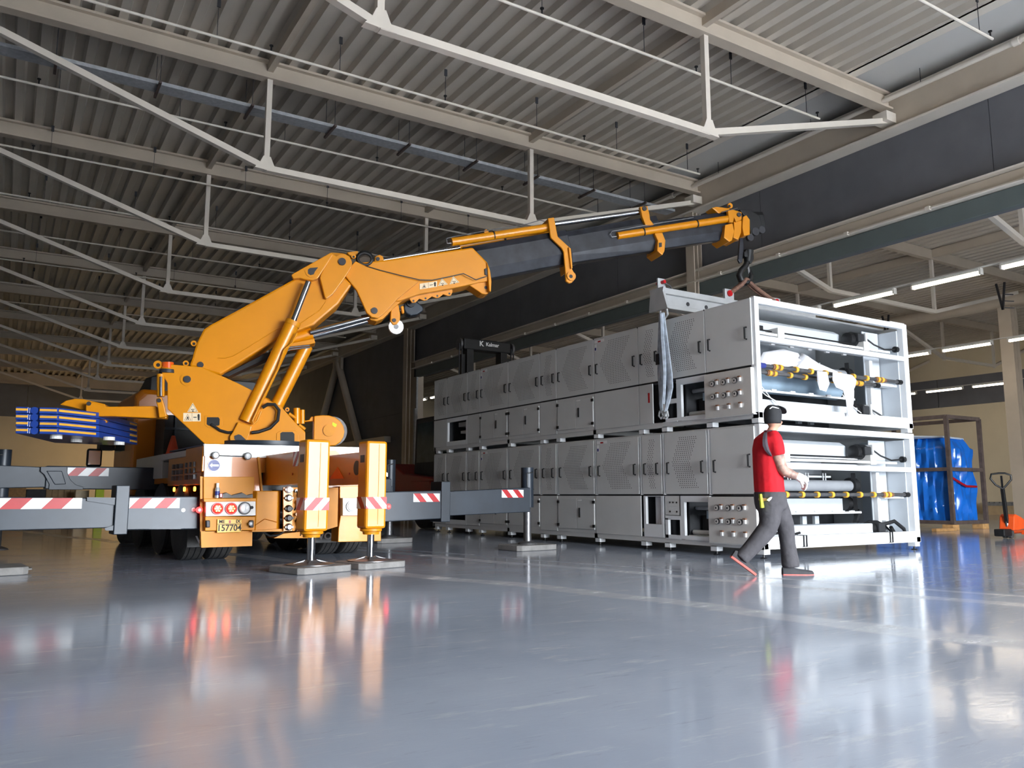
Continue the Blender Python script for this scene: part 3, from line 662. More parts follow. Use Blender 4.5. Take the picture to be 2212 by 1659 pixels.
# ================================================================== THE CRANE TRUCK
TA = math.radians(2.5); TU = V((math.cos(TA), math.sin(TA), 0)); TV = V((-math.sin(TA), math.cos(TA), 0)); TO = V((3.30, 10.51, 0))
def tw(u, v, z): return TO + TU * u + TV * v + ZV * z
def tr_(px, py, v): return hit(px, py, TO + TV * v, TV)           # photo point measured on the plane v = const of the truck
def ts_(px, py, u): return hit(px, py, TO + TU * u, TU)
def uz(px, py, v):
    p = tr_(px, py, v) - TO; return p.dot(TU), p.z
def k2(x, y): return (400 + x / 4.148, 860 + y / 4.148)
def k1(x, y): return (x / 3.457, 780 + y / 3.457)
TRUCK = thing('crane_truck', 'yellow truck-mounted knuckle boom crane with grey outriggers and blue counterweights', 'crane truck', tw(0, 0, 0))
def tbox(n, u0, u1, v0, v1, z0, z1, m, parent=None, bevel=0.0):
    c = tw((u0 + u1) / 2, (v0 + v1) / 2, (z0 + z1) / 2)
    return MB().obox(c, TU * (u1 - u0) / 2, TV * (v1 - v0) / 2, ZV * (z1 - z0) / 2).build(n, m, parent or TRUCK, bevel=bevel)
def tprism(n, pts, v, ext, m, parent=None, bevel=0.0):   # pts are photo points measured on plane v, extruded along v by ext
    return MB().prism([tr_(*p, v) for p in pts], TV * ext).build(n, m, parent or TRUCK, bevel=bevel)
def hazard(parent, org, xd, yd, w_, h_, nrm, n=4, flip=False, name='hazard_marking'):
    o, xd, yd, nr = V(org), V(xd).normalized(), V(yd).normalized(), V(nrm).normalized()
    b = MB().prism([o, o + xd * w_, o + xd * w_ + yd * h_, o + yd * h_], nr * .002).build(name, 'white', parent)
    m = MB(); st = w_ / n; sh = h_ * .9 * (-1 if flip else 1)
    for k in range(-2, n + 2):
        if k % 2: continue
        a0, a1 = k * st - sh / 2 + h_ * .45, k * st + st - sh / 2 + h_ * .45
        poly = [(a0, 0), (a1, 0), (a1 + sh, h_), (a0 + sh, h_)]
        for lim, sgn in ((0, 1), (w_, -1)):       # clip to the plate
            out = []
            for i in range(len(poly)):
                p, q = poly[i - 1], poly[i]; ip, iq = (p[0] - lim) * sgn >= 0, (q[0] - lim) * sgn >= 0
                if ip != iq:
                    t = (lim - p[0]) / (q[0] - p[0]); out.append((lim, p[1] + t * (q[1] - p[1])))
                if iq: out.append(q)
            poly = out
            if len(poly) < 3: break
        if len(poly) >= 3: m.prism([o + xd * x + yd * y + nr * .002 for x, y in poly], nr * .0012)
    m.build('red_stripes', 'red', b)
    return b
# ---------------- chassis and wheels
tbox('chassis_rail', -.5, -.36, .1, 7.2, .62, .92, 'grey_steel'); tbox('chassis_rail', .36, .5, .1, 7.2, .62, .92, 'grey_steel')
tbox('subframe', -.85, .85, .2, 4.8, .92, 1.2, 'grey_steel')
def wheel_mesh(dual):
    m = MB(); r = .515
    for x0 in ((0, .34) if dual else (0,)):
        m.lathe((x0, 0, r), (1, 0, 0), [(.0, .30), (.0, .47), (.03, r), (.27, r), (.30, .47), (.30, .30)], 36)
    return m
WH = []
for dual in (True, False):
    m = wheel_mesh(dual).build('tmp', 'rubber', None, True); rim = MB().lathe((.05, 0, .515), (1, 0, 0), [(.0, .06), (-.02, .12), (0, .16), (.06, .2), (.02, .29), (-.04, .30), (0, .28), (.1, .15)], 24).build('tmp', 'dull_steel', None, True)
    gr = MB()
    for x0 in ((0, .34) if dual else (0,)):
        for xx in (.075, .15, .225): gr.lathe((x0 + xx - .006, 0, .515), (1, 0, 0), [(0, .515), (0, .517), (.012, .517), (.012, .515)], 36)
    g2 = gr.build('tmp', 'black', None)
    WH.append((m.data, rim.data, g2.data))
    for q in (m, rim, g2): bpy.data.objects.remove(q)
def wheel(u, v, dual, flip):
    for nm, me, par in (('wheel', WH[0 if dual else 1][0], TRUCK),):
        o = bpy.data.objects.new(nm, me); COL.objects.link(o); o.parent = TRUCK; o.location = tw(u, v, 0) - TRUCK.location
        o.rotation_euler = (0, 0, TA + (math.pi if flip else 0))
        for n2, me2 in (('rim', WH[0 if dual else 1][1]), ('tread_groove', WH[0 if dual else 1][2])):
            q = bpy.data.objects.new(n2, me2); COL.objects.link(q); q.parent = o
for v, dual in ((1.19, True), (2.55, True), (4.15, False), (5.75, False)):
    wheel(-1.25, v, dual, False); wheel(1.25, v, dual, True)
for v in (1.19, 2.55, 4.15, 5.75): MB().tube(tw(-.9, v, .515), tw(.9, v, .515), .07).build('axle', 'black', TRUCK, True)
for s in (-.93, .69):
    fl = tbox('mudflap', s - .34, s + .34, .55, .565, .2, .66, 'black')
    text('VOLVO', .13, tw(s, .545, .285), TU, ZV, 'white', fl, bold=.004, sx=1.1)
uL = uz(437, 1000, 0)[0]; uR = uz(833, 1000, 0)[0]; zT = uz(441, 959, 0)[1]
# ---------------- side boxes on the left flank
sp = tbox('side_panel_white', -1.26, -.9, .03, 2.6, 1.36, zT - .03, 'steel_white', bevel=.01)
sb = tbox('side_locker', -1.25, -.9, .1, 2.0, .98, 1.36, 'orange_cab', bevel=.01)
for k in range(6):
    v = .35 + k * .22 + (.1 if k > 2 else 0)
    for z in (1.08, 1.16, 1.24): MB().obox(tw(-1.27, v, z), TU * .02, TV * .025, ZV * .03).build('valve_fitting', 'dull_steel', sb)
for v in (.35, .9, 1.5): MB().tube(tw(-1.27, v, .93), tw(-1.25, v, .93), .03, n=10).build('marker_lamp', 'lamp_amber_lit', TRUCK)
tbox('side_panel_grey', -1.22, -.9, 2.6, 4.7, 1.1, 1.46, 'steel_white', bevel=.01)
tbox('side_rail', -1.2, -.9, 2.0, 4.7, 1.02, 1.1, 'orange_cab')
tbox('platform', -1.2, 1.2, .3, 4.8, 1.34, 1.42, 'grey_steel')
# ---------------- cab
cab = MB()
def cring(v, z0, z1, h, b=.12):
    return [tw(u, v, z) for u, z in ((-h, z0), (h, z0), (h, z1 - b), (h - b, z1), (-h + b, z1), (-h, z1 - b))]
cab.loft([cring(5.02, .85, 2.62, 1.22), cring(5.1, .85, 2.72, 1.25), cring(6.9, .75, 2.72, 1.25), cring(7.25, .75, 2.35, 1.2)])
CAB = cab.build('cab', 'orange_cab', TRUCK, bevel=.04)
MB().loft([[tw(u, v, z) for u, z in ((-1.0, 2.6), (1.0, 2.6), (1.0, h), (.85, h + .06), (-.85, h + .06), (-1.0, h))] for v, h in ((5.15, 2.95), (5.6, 2.98), (6.6, 2.72))]).build('roof_deflector', 'black', CAB, bevel=.02)
tbox('side_window', -1.262, -1.25, 5.75, 6.75, 1.65, 2.4, 'glass_dark', CAB)
tbox('rear_equipment', -.9, .9, 4.2, 4.95, 1.42, 2.2, 'black', CAB)
for k in range(3): tbox('frame_bar', -.75 + k * .7, -.72 + k * .7, 4.15, 4.19, 1.42, 2.2, 'grey_steel', CAB)
tbox('frame_bar', -.9, .9, 4.15, 4.19, 1.95, 1.99, 'grey_steel', CAB)
tbox('sun_visor', -1.5, -1.2, 7.0, 7.4, 1.72, 1.95, 'black', CAB, .03)
mi = MB().obox(tw(-1.62, 6.7, 1.55), TU * .13, TV * .05, ZV * .17).build('mirror', 'black', CAB, bevel=.04)
tbox('mirror_glass', -1.72, -1.52, 6.645, 6.65, 1.42, 1.68, 'orange_cab', mi)
tbox('mirror_arm', -1.5, -1.2, 6.7, 6.74, 1.7, 1.74, 'black', CAB)
# ---------------- rear body
RB = tbox('rear_body', uL, uR, .02, .9, zT - .34, zT - .02, 'orange_cab', bevel=.01)
tprism('white_top_band', [(441, 959), (833, 967.5), (833, 985), (790, 982), (700, 985), (556, 989), (441, 985)], -.012, .03, 'white_paint', RB)
tbox('deck_plate', uL, uR, .0, 1.9, zT - .02, zT, 'grey_steel', RB)
LB = tprism('left_body_panel', [k2(178, 515), k2(650, 530), k2(690, 830), k2(625, 850), k2(625, 905), k2(160, 900)], 0, .12, 'orange_cab', RB)
tprism('left_locker', [k2(165, 705), k2(620, 705), k2(620, 900), k2(165, 905)], -.03, .1, 'yellow_dull', RB, .006)
bump = tprism('lamp_shelf', [k2(165, 903), k2(635, 897), k2(635, 925), k2(170, 930)], -.14, .2, 'yellow_dull', RB, .004)
def lamp(px, py, rr, v, m, parent, ringm='dull_steel'):
    c = tr_(px, py, v); s = depth(c) / F_PX
    o = MB().tube(c, c - TV * .02, rr * s, n=24).build('lamp_ring', ringm, parent, True)
    MB().lathe(c - TV * .02, -TV, [(0, rr * s * .82), (.012, rr * s * .7), (.018, rr * s * .3)], 20).build('lens', m, o, True)
    if m == 'lamp_red':
        led = MB()
        for q in range(7):
            a = q * 1.0472; d = (TU * math.cos(a) + ZV * math.sin(a)) * rr * s * (.42 if q < 6 else 0); led.tube(c - TV * .035 + d, c - TV * .04 + d, rr * s * .15, n=8)
        led.build('led_cluster', 'lamp_amber_lit', o)
    return o
lp = tprism('lamp_panel_left', [k2(185, 930), k2(632, 922), k2(632, 1052), k2(185, 1060)], -.12, .06, 'stainless', RB, .004)
lamp(*k2(287, 990), 13, -.12, 'lamp_red', lp, 'red'); lamp(*k2(410, 990), 13, -.12, 'lamp_red', lp, 'red'); lamp(*k2(530, 987), 13.5, -.12, 'lamp_clear', lp, 'pin')
MB().tube(tr_(*k2(598, 980), -.13), tr_(*k2(598, 980), -.17), .02, n=10).build('knob', 'black', lp, True)
tprism('bumper_box', [k2(180, 1060), k2(630, 1060), k2(625, 1185), k2(178, 1190)], -.09, .3, 'yellow_dull', RB, .008)
tprism('lower_panel', [k2(140, 1195), k2(602, 1190), k2(600, 1325), k2(145, 1340)], -.05, .02, 'yellow_dull', RB)
tprism('side_plate', [k2(135, 700), k2(165, 705), k2(185, 930), k2(180, 1190), k2(135, 1330)], .0, .03, 'yellow_dull', RB)
np_ = tprism('number_plate', [k2(288, 1085), k2(508, 1085), k2(502, 1200), k2(285, 1208)], -.115, .015, 'plate_yellow', RB, .004)
def on_rear(body, x, y, size, v, m, parent, sx=1.0, bold=0.0):
    c = tr_(*k2(x, y), v); s = depth(c) / F_PX / 4.148
    return text(body, size * s, c, TU, ZV, m, parent, sx=sx, bold=bold)
on_rear('157704', 396, 1165, 78, -.118, 'dark_print', np_, .92, .0012); on_rear('ME', 330, 1107, 40, -.118, 'dark_print', np_, 1.0, .0012); on_rear('IX', 475, 1105, 40, -.118, 'dark_print', np_, 1.0, .0012)
MB().prism([tr_(*k2(x, y), -.1155) for x, y in ((292, 1127), (505, 1125), (505, 1130), (292, 1132))], -TV * .002).build('plate_line', 'dark_print', np_)
MB().prism([tr_(*k2(x, y), -.1155) for x, y in ((392, 1095), (408, 1095), (408, 1118), (400, 1123), (392, 1118))], -TV * .002).build('plate_crest', 'red', np_)
for x in (207, 598): tprism('plate_lamp', [k2(x - 18, 1095), k2(x + 18, 1095), k2(x + 18, 1160), k2(x - 18, 1160)], -.14, .05, 'pin', RB, .01)
lamp(*k2(582, 1125), 4, -.15, 'lamp_clear', RB)
for x, y in ((270, 512), (558, 520)):
    o = lamp(*k2(x, y), 8.0, -.05, 'lamp_clear', RB, 'black'); 
    MB().tube(tr_(*k2(x, y), -.01), tr_(*k2(x, y), -.05), .035).build('lamp_mount', 'black', RB, True)
MB().path([tr_(*k2(300, 515), -.02), tr_(*k2(420, 520), -.02), tr_(*k2(540, 522), -.02)], .006, 6).build('lamp_cable', 'cable', RB)
# round blue arrow sign
c = tr_(*k2(257, 603), -.005); s = depth(c) / F_PX
sg = MB().tube(c, c - TV * .006, 13.2 * s, n=32).build('arrow_sign', 'white', RB)
MB().tube(c - TV * .006, c - TV * .009, 12 * s, n=32).build('sign_disc', 'blue_sign', sg)
MB().prism([c - TV * .0095 + TU * x * s + ZV * y * s for x, y in ((-9.5, 0), (-4, 5), (-4, 2), (10, 2), (10, -2), (-4, -2), (-4, -5))], -TV * .002).build('white_arrow', 'white', sg)
# red side marker lamps on short arms
for (px, py, u_) in ((430, 1101.5, -1), (838, 1094, 1)):
    c = tr_(px, py, .02); MB().lathe(c, -TV, [(-.02, .035), (.02, .038), (.035, .02)], 16).build('side_marker', 'lamp_red_bright', RB, True)
# black recess the stabiliser arms slide out of
tprism('arm_recess', [k2(660, 535), k2(1040, 535), k2(1040, 825), k2(690, 825)], .12, .1, 'black', RB)
tprism('recess_frame', [k2(648, 528), k2(668, 530), k2(697, 830), k2(682, 838)], -.03, .12, 'yellow_dull', RB)
tprism('right_body_panel', [k2(1280, 470), k2(1560, 470), k2(1600, 500), k2(1760, 480), k2(1760, 800), k2(1280, 800)], .1, .15, 'orange_cab', RB)
tprism('arch_plate', [k2(1285, 520), k2(1285, 470), k2(1350, 470), k2(1380, 495), k2(1385, 515)], -.02, .04, 'yellow', RB)
# rounded tank and hydraulic valve block between the body panels
a, b = uz(*k2(615, 1000), -.1)[0], uz(*k2(880, 1000), -.1)[0]; zt_, zb_ = uz(*k2(700, 830), -.1)[1], uz(*k2(700, 1188), -.1)[1]
tk = MB(); cu = (a + b) / 2; hw = (b - a) / 2
tk.loft([[tw(cu + x * hw, -.1 + y, z) for x, y in ((-1, .25), (-1, .06), (-.85, 0), (.6, 0), (.85, .04), (1, .12), (1, .25))] for z in (zb_, zb_ + .02, zt_ - .02, zt_)])
TK = tk.build('rounded_tank', 'yellow_dull', RB, bevel=.01)
tprism('tank_lip', [k2(600, 1185), k2(890, 1170), k2(890, 1195), k2(600, 1198)], -.16, .2, 'yellow_dull', RB)
MB().path([tr_(*k2(x, y), -.115) for x, y in ((632, 1140), (715, 1082), (828, 1112))], .004, 5).build('tank_seam', 'orange_cab', TK)
vp = tprism('valve_panel', [k2(880, 800), k2(965, 800), k2(958, 1190), k2(882, 1190)], -.2, .03, 'yellow', RB)
for y, m in ((820, 'white'), (895, 'dull_steel'), (990, 'black'), (1075, 'black'), (1155, 'dull_steel')):
    c = tr_(*k2(925, y), -.2); s = depth(c) / F_PX
    kn = MB().lathe(c, -TV, [(0, 8 * s), (.03, 7.5 * s), (.05, 5 * s)], 14).build('valve_knob', m, vp, True)
    MB().obox(c - TV * .03, TU * 9 * s, TV * .008, ZV * 2.2 * s).build('knob_wing', m, kn)
tprism('valve_block', [k2(960, 800), k2(1080, 800), k2(1080, 1190), k2(960, 1190)], -.05, .1, 'yellow_dull', RB)
for k, (x, y) in enumerate(((985, 830), (1015, 870), (995, 930), (1020, 985), (985, 1040), (1010, 1100))):
    c = tr_(*k2(x, y), -.05); MB().tube(c, c - TV * (.06 + .02 * (k % 3)), .022 + .006 * (k % 2), n=10).build('hydraulic_fitting', ('dull_steel', 'copper', 'yellow_dull')[k % 3], RB, True)
    MB().path([c - TV * .05, c - TV * .1 + ZV * -.05, c - TV * .06 + ZV * -.16 + TU * .03, c - ZV * .25], .009, 6).build('hydraulic_hose', 'cable', RB, True)
MB().path([tr_(*k2(x, y), -.08) for x, y in ((690, 1195), (760, 1235), (840, 1225), (890, 1190))], .014, 6).build('hydraulic_hose', 'cable', RB, True)
tprism('skid_plate', [k2(795, 1255), k2(880, 1215), k2(1110, 1190), k2(1110, 1255)], -.1, .3, 'yellow_dull', RB)
tprism('right_inner_panel', [k2(1270, 805), k2(1372, 800), k2(1365, 1150), k2(1250, 1185), k2(1250, 1000)], -.05, .06, 'yellow_dull', RB)
R_ = tprism('right_lamp_housing', [k2(1385, 790), k2(1760, 782), k2(1755, 1280), k2(1370, 1290), k2(1375, 1170), k2(1392, 1060), k2(1385, 890)], -.03, .25, 'yellow', RB, .006)
lp2 = tprism('lamp_panel_right', [k2(1412, 895), k2(1700, 893), k2(1700, 1050), k2(1412, 1052)], -.12, .09, 'stainless', R_, .004)
lamp(*k2(1487, 970), 12, -.12, 'lamp_clear', lp2, 'dull_steel'); lamp(*k2(1590, 970), 12, -.12, 'lamp_red', lp2, 'red')
MB().tube(tw(-.5, .6, .62), tw(.7, .6, .62), .06).build('rear_cross_tube', 'black', TRUCK, True)
# ---------------- rear stabilisers: arms, posts, rods, feet
def stab(x0, x1, y0, y1, xl, bx, by, foot, sgn, rodpx, v0):
    # x0,x1,y0,y1: front face of the post in k2 pixels
    (u0, zt), (u1, zb) = uz(*k2(x0, y0), v0), uz(*k2(x1, y1), v0)
    P = tbox('stabiliser_post', u0, u1, v0, v0 + .27, zb, zt, 'yellow', bevel=.03)
    tbox('post_seam', (u0 + u1) / 2 + .02, (u0 + u1) / 2 + .026, v0 - .004, v0, zb + .05, zt - .04, 'yellow_dull', P)
    h0 = uz(0, 0, v0)
    zz = uz(*k2(x0, by), v0)[1]
    hazard(P, tw(u0, v0 - .001, zz - .075), TU, ZV, u1 - u0, .14, -TV, 3, sgn < 0)
    hazard(P, tw(u0 - .001, v0 + .26, zz - .075), -TV, ZV, .24, .14, -TU, 2, sgn < 0)
    zo = uz(*k2(x0, bx), v0)[1]
    MB().obox(tw(u0 - .002, v0 + .13, zo), TU * .004, TV * .055, ZV * .045).build('slot', 'black', P, bevel=.003)
    cu_, cv_ = (u0 + u1) / 2, v0 + .135
    MB().lathe(tw(cu_, cv_, zb), -ZV, [(0, .13), (.03, .13), (.04, .10), (.07, .095)], 20).build('collar', 'yellow_dull', P, True)
    s = depth(tw(cu_, cv_, .3)) / F_PX
    rd = MB().tube(tw(cu_, cv_, .1), tw(cu_, cv_, zb - .05), rodpx * s, n=20).build('chrome_rod', 'chrome', P, True)
    ft = MB().lathe(tw(cu_, cv_, .075), ZV, [(0, .27), (.01, .27), (.02, .2), (.035, .09), (.05, .075)], 28).build('foot_plate', 'dull_steel', P, True)
    for k in range(6):
        a = k * 1.0472; d = TU * math.cos(a) + TV * math.sin(a)
        MB().prism([tw(cu_, cv_, .085) + d * .07, tw(cu_, cv_, .085) + d * .24, tw(cu_, cv_, .13) + d * .07], (TU * -math.sin(a) + TV * math.cos(a)) * .01).build('rib', 'dull_steel', ft)
    return P, u0, u1, cu_, cv_
vA, vB = -1.5, -1.36
PA, a0, a1, cuA, cvA = stab(1090, 1282, 366, 1192, 1055, 535, 945, None, 1, 8.8, vA)
PB, b0, b1, cuB, cvB = stab(1633, 1800, 380, 1168, 1578, 540, 935, None, -1, 7.6, vB)
def arm(u0, u1, v0, zt0, zb0, parent):
    return tbox('stabiliser_arm', u0, u1, v0, .12, zb0, zt0, 'orange_cab', parent, .01)
zt0 = uz(*k2(1058, 475), vA + .27)[1]; zb0 = uz(*k2(1045, 772), vA + .27)[1]
AA = arm(a0 + .02, a1 - .02, vA + .25, zt0, zb0, TRUCK)
zt1 = uz(*k2(1575, 485), vB + .27)[1]; zb1 = uz(*k2(1570, 775), vB + .27)[1]
AB = arm(b0 + .02, b1 - .02, vB + .25, zt1, zb1, TRUCK)
ua, ub = a0 + .018, b0 + .018
c = ts_(*k2(1000, 540), ua); hazard(AA, c - ZV * .09 + TV * .12, -TV, ZV, .24, .17, -TU, 3)
MB().prism([ts_(*k2(x, y), ub) for x, y in ((1368, 615), (1425, 720), (1295, 725))], -TU * .003).build('warning_triangle', 'orange_sign', AB)
c = ts_(*k2(1537, 625), ub); MB().tube(c, c - TU * .004, .09, n=24).build('lightening_hole', 'black', AB)
for x, y in ((962, 680), (1472, 678)):
    c = ts_(*k2(x, y), ua if x < 1100 else ub); MB().tube(c, c - TU * .006, .014, n=10).build('grease_plug', 'red', AA if x < 1100 else AB)
# ---------------- grey outrigger beams left and right
def outrig(n, px_in, px_col, px_out, yy, v, w_, side, tagpx, leg, lpost, col=True):
    # yy: (top in, bottom in, top out, bottom out) photo heights at the inner and outer end
    zi0, zi1 = uz(px_in, yy[0], v)[1], uz(px_in, yy[1], v)[1]; zo0, zo1 = uz(px_out, yy[2], v)[1], uz(px_out, yy[3], v)[1]
    ui, uc, uo = uz(px_in, 1080, v)[0], uz(px_col, 1080, v)[0], uz(px_out, 1080, v)[0]
    def zz(u, k): t = (u - ui) / (uo - ui); return (zi0 + t * (zo0 - zi0)) if k else (zi1 + t * (zo1 - zi1))
    O = MB().prism([tw(ui - side * .5, v, zz(ui, 1)), tw(uc, v, zz(uc, 1)), tw(uc, v, zz(uc, 0)), tw(ui - side * .5, v, zz(ui, 0))], TV * w_).build('outrigger_beam', 'grey_steel', TRUCK, bevel=.012)
    MB().prism([tw(uc - side * .2, v + .03, zz(uc, 1) - .025), tw(uo, v + .03, zz(uo, 1)), tw(uo, v + .03, zz(uo, 0)), tw(uc - side * .2, v + .03, zz(uc, 0) + .03)], TV * (w_ - .06)).build('telescopic_section', 'grey_steel', O, bevel=.01)
    if col: MB().obox(tw(uc, v + w_ / 2, (zz(uc, 1) + zz(uc, 0)) / 2 + .04), TU * .075, TV * (w_ / 2 + .02), ZV * ((zz(uc, 1) - zz(uc, 0)) / 2 + .09)).build('end_collar', 'grey_steel', O, bevel=.01)
    for p, wd, vv, fl in tagpx:
        u_, z_ = uz(p[0], p[1], v); hazard(O, tw(u_, vv, z_ - .12), TU, ZV, wd, .12, -TV, 4, fl)
    if leg:
        L = MB().tube(tw(leg, v + w_ / 2, lpost[0]), tw(leg, v + w_ / 2, lpost[1]), .1, n=18).build('leg_cylinder', 'grey_steel', O, True)
        MB().tube(tw(leg, v + w_ / 2, .1), tw(leg, v + w_ / 2, lpost[0]), .062, n=18).build('leg_rod', 'dull_steel', L, True)
        MB().lathe(tw(leg, v + w_ / 2, .085), ZV, [(0, .16), (.02, .15), (.05, .075)], 20).build('leg_foot', 'dull_steel', L, True)
        MB().path([tw(leg - .12, v - .02, lpost[1] - .3), tw(leg - .14, v - .04, lpost[1] - .1), tw(leg - .02, v - .03, lpost[1] - .08)], .01, 6).build('hose', 'cable', L, True)
    return O
o1 = outrig('near_left', 437, 264, -40, (1072, 1144, 1073, 1148), .12, .3, -1, [((0, 1076), .80, .148, False), ((280, 1076), .56, .118, False)], -3.45, (.35, 1.15))
for pts in (((188, 1074), (255, 1075), (255, 1092), (188, 1082)), ((226, 1141), (254, 1132), (256, 1146), (228, 1146)), ((322, 1143), (345, 1133), (372, 1133), (392, 1143))):
    MB().prism([tr_(x, y, .118) for x, y in pts], TV * .012).build('weld_plate', 'grey_steel', o1)
for x, y in ((396, 1102), (418, 1101)): MB().tube(tr_(x, y, .115), tr_(x, y, .125), .025, n=12).build('reflector', 'white', o1)
o2 = outrig('near_right', 832, 962, 1148, (1064, 1130, 1053, 1106), .12, .3, 1, [((893, 1066), .43, .118, True), ((1086, 1058), .41, .148, True)], uz(1139, 1080, .27)[0], (.66, uz(1135, 1010, .27)[1]))
u1_, z1_ = uz(278, 1030, 3.2)
o3 = outrig('far_left', 278, 95, -20, (1009, 1058, 1004, 1055), 3.2, .3, -1, [((146, 1010), .55, 3.19, False)], uz(4, 1030, 3.35)[0], (.5, 1.5), False)
cw_ = MB().prism([tr_(x, y, 3.18) for x, y in ((88, 1008), (145, 1008), (146, 1022), (152, 1036), (164, 1047), (181, 1052), (179, 1058), (105, 1058), (106, 1046), (96, 1026), (87, 1018))], TV * .02).build('collar_gusset', 'grey_steel', o3, bevel=.006)
MB().prism([tr_(x, y, 3.17) for x, y in ((100, 1017), (134, 1017), (143, 1046), (118, 1047))], TV * .02).build('collar_web', 'grey_steel', o3, bevel=.01)
o4 = outrig('far_right', 800, 836, 850, (1050, 1090, 1050, 1090), 3.2, .3, 1, [], uz(842, 1050, 3.35)[0], (.55, 1.5))
tprism('leg_reflector', [(832, 1018), (838, 1022), (838, 1030), (830, 1028)], 3.0, .02, 'white', o4)
# ================================================================== the crane itself
C0 = tw(-.1, 1.3, 0); tip = V((10.75, 9.7, 0)); CS = (tip - C0); CS.z = 0; CS.normalize(); CW = V((-CS.y, CS.x, 0))   # CW points away from the camera
def cp(px, py, w_=0.0): return hit(px, py, C0 + CW * w_, CW)
def k3(x, y): return (320 + x / 3.607, 520 + y / 3.607)
def k4(x, y): return (700 + x / 3.6867, 420 + y / 3.6867)
def k5(x, y): return (1150 + x / 4.0218, 420 + y / 4.0218)
def plate(n, K, pts, w0, w1, m, parent=None, bevel=.012):
    return MB().prism([cp(*K(*p), w0) for p in pts], CW * (w1 - w0)).build(n, m, parent or TRUCK, bevel=bevel)
def cyl(n, K, p, q, w_, rpx, m, parent=None, r1=None, nn=20):
    a, b = cp(*K(*p), w_), cp(*K(*q), w_); s = depth((a + b) / 2) / F_PX
    return MB().tube(a, b, rpx * s, (r1 or rpx) * s, nn).build(n, m, parent or TRUCK, True)
def disc(n, K, p, w_, rpx, m, parent, th=.02):
    a = cp(*K(*p), w_); s = depth(a) / F_PX
    return MB().tube(a, a - CW * th, rpx * s, n=24).build(n, m, parent, True)
# slewing base and turret
MB().lathe(C0 + ZV * (zT), ZV, [(0, .75), (.06, .75), (.07, .68), (.12, .68)], 40).build('slew_ring', 'grey_steel', TRUCK, True)
TB = plate('turret', k3, [(120, 955), (205, 965), (320, 975), (420, 985), (560, 1047), (700, 1110), (830, 1175), (935, 1240), (1030, 1285), (1150, 1420), (1225, 1490), (1225, 1592), (440, 1585), (150, 1310), (150, 1110), (95, 1010)], -.42, -.3, 'yellow')
plate('turret_far_side', k3, [(205, 965), (420, 985), (560, 1047), (830, 1175), (1030, 1285), (1150, 1420), (1225, 1490), (1225, 1585), (440, 1580), (150, 1310), (150, 1110)], .3, .42, 'yellow', TB)
plate('turret_core', k3, [(200, 1120), (560, 1060), (900, 1260), (1120, 1420), (1180, 1590), (460, 1580), (210, 1320)], -.3, .3, 'yellow_dull', TB)
for p in ((78, 968), (295, 957)):
    e = disc('lifting_eye', k3, p, -.36, 9 if p[0] < 100 else 6, 'yellow', TB, .03); disc('eye_hole', k3, p, -.391, 4 if p[0] < 100 else 3, 'black', e, .002)
e = disc('pin_boss', k3, (305, 1080), -.42, 14, 'yellow', TB, .012); disc('pin', k3, (305, 1080), -.432, 7.5, 'pin', e, .02)
e = plate('window_frame', k3, [(440, 1365), (530, 1362), (575, 1375), (580, 1440), (560, 1460), (470, 1460), (440, 1435)], -.425, -.42, 'yellow', TB); plate('access_hole', k3, [(458, 1375), (548, 1375), (558, 1390), (556, 1435), (545, 1442), (470, 1440), (456, 1430)], -.427, -.425, 'black', e, 0)
e = plate('window_frame', k3, [(1000, 1500), (1030, 1480), (1150, 1480), (1175, 1510), (1175, 1570), (1150, 1592), (1020, 1590), (1000, 1570)], -.43, -.42, 'yellow', TB); plate('access_hole', k3, [(1030, 1500), (1045, 1490), (1125, 1490), (1140, 1505), (1140, 1560), (1125, 1575), (1045, 1575), (1030, 1560)], -.432, -.43, 'black', e, 0)
MB().path([cp(*k3(x, y), -.44) for x, y in ((490, 1432), (520, 1450), (560, 1478), (620, 1495), (680, 1492))], .02, 8).build('hydraulic_hose', 'cable', TB, True)
# warning stickers on the turret
def tri_sticker(K, a, b, c_, w_, par, tilt=0):
    s = MB().prism([cp(*K(*p), w_) for p in (a, b, c_)], -CW * .002).build('warning_sticker', 'cream_print', par)
    ctr = ((a[0] + b[0] + c_[0]) / 3, (a[1] + b[1] + c_[1]) / 3)
    inn = [tuple(ctr[i] + (p[i] - ctr[i]) * .82 for i in (0, 1)) for p in (a, b, c_)]; inn2 = [tuple(ctr[i] + (p[i] - ctr[i]) * .72 for i in (0, 1)) for p in (a, b, c_)]
    MB().prism([cp(*K(*p), w_ - .002) for p in inn], -CW * .0008).build('sticker_border', 'dark_print', s)
    MB().prism([cp(*K(*p), w_ - .0028) for p in inn2], -CW * .0008).build('sticker_field', 'cream_print', s)
    q = 4; MB().prism([cp(*K(ctr[0] + x, ctr[1] + y), w_ - .0036) for x, y in ((-14, 2), (14, 0), (14, 5), (-14, 7))], -CW * .0006).build('sticker_pictogram', 'dark_print', s)
    MB().prism([cp(*K(ctr[0] + x, ctr[1] + y), w_ - .0036) for x, y in ((-4, 12), (6, 12), (6, 22), (-4, 22))], -CW * .0006).build('sticker_pictogram', 'dark_print', s)
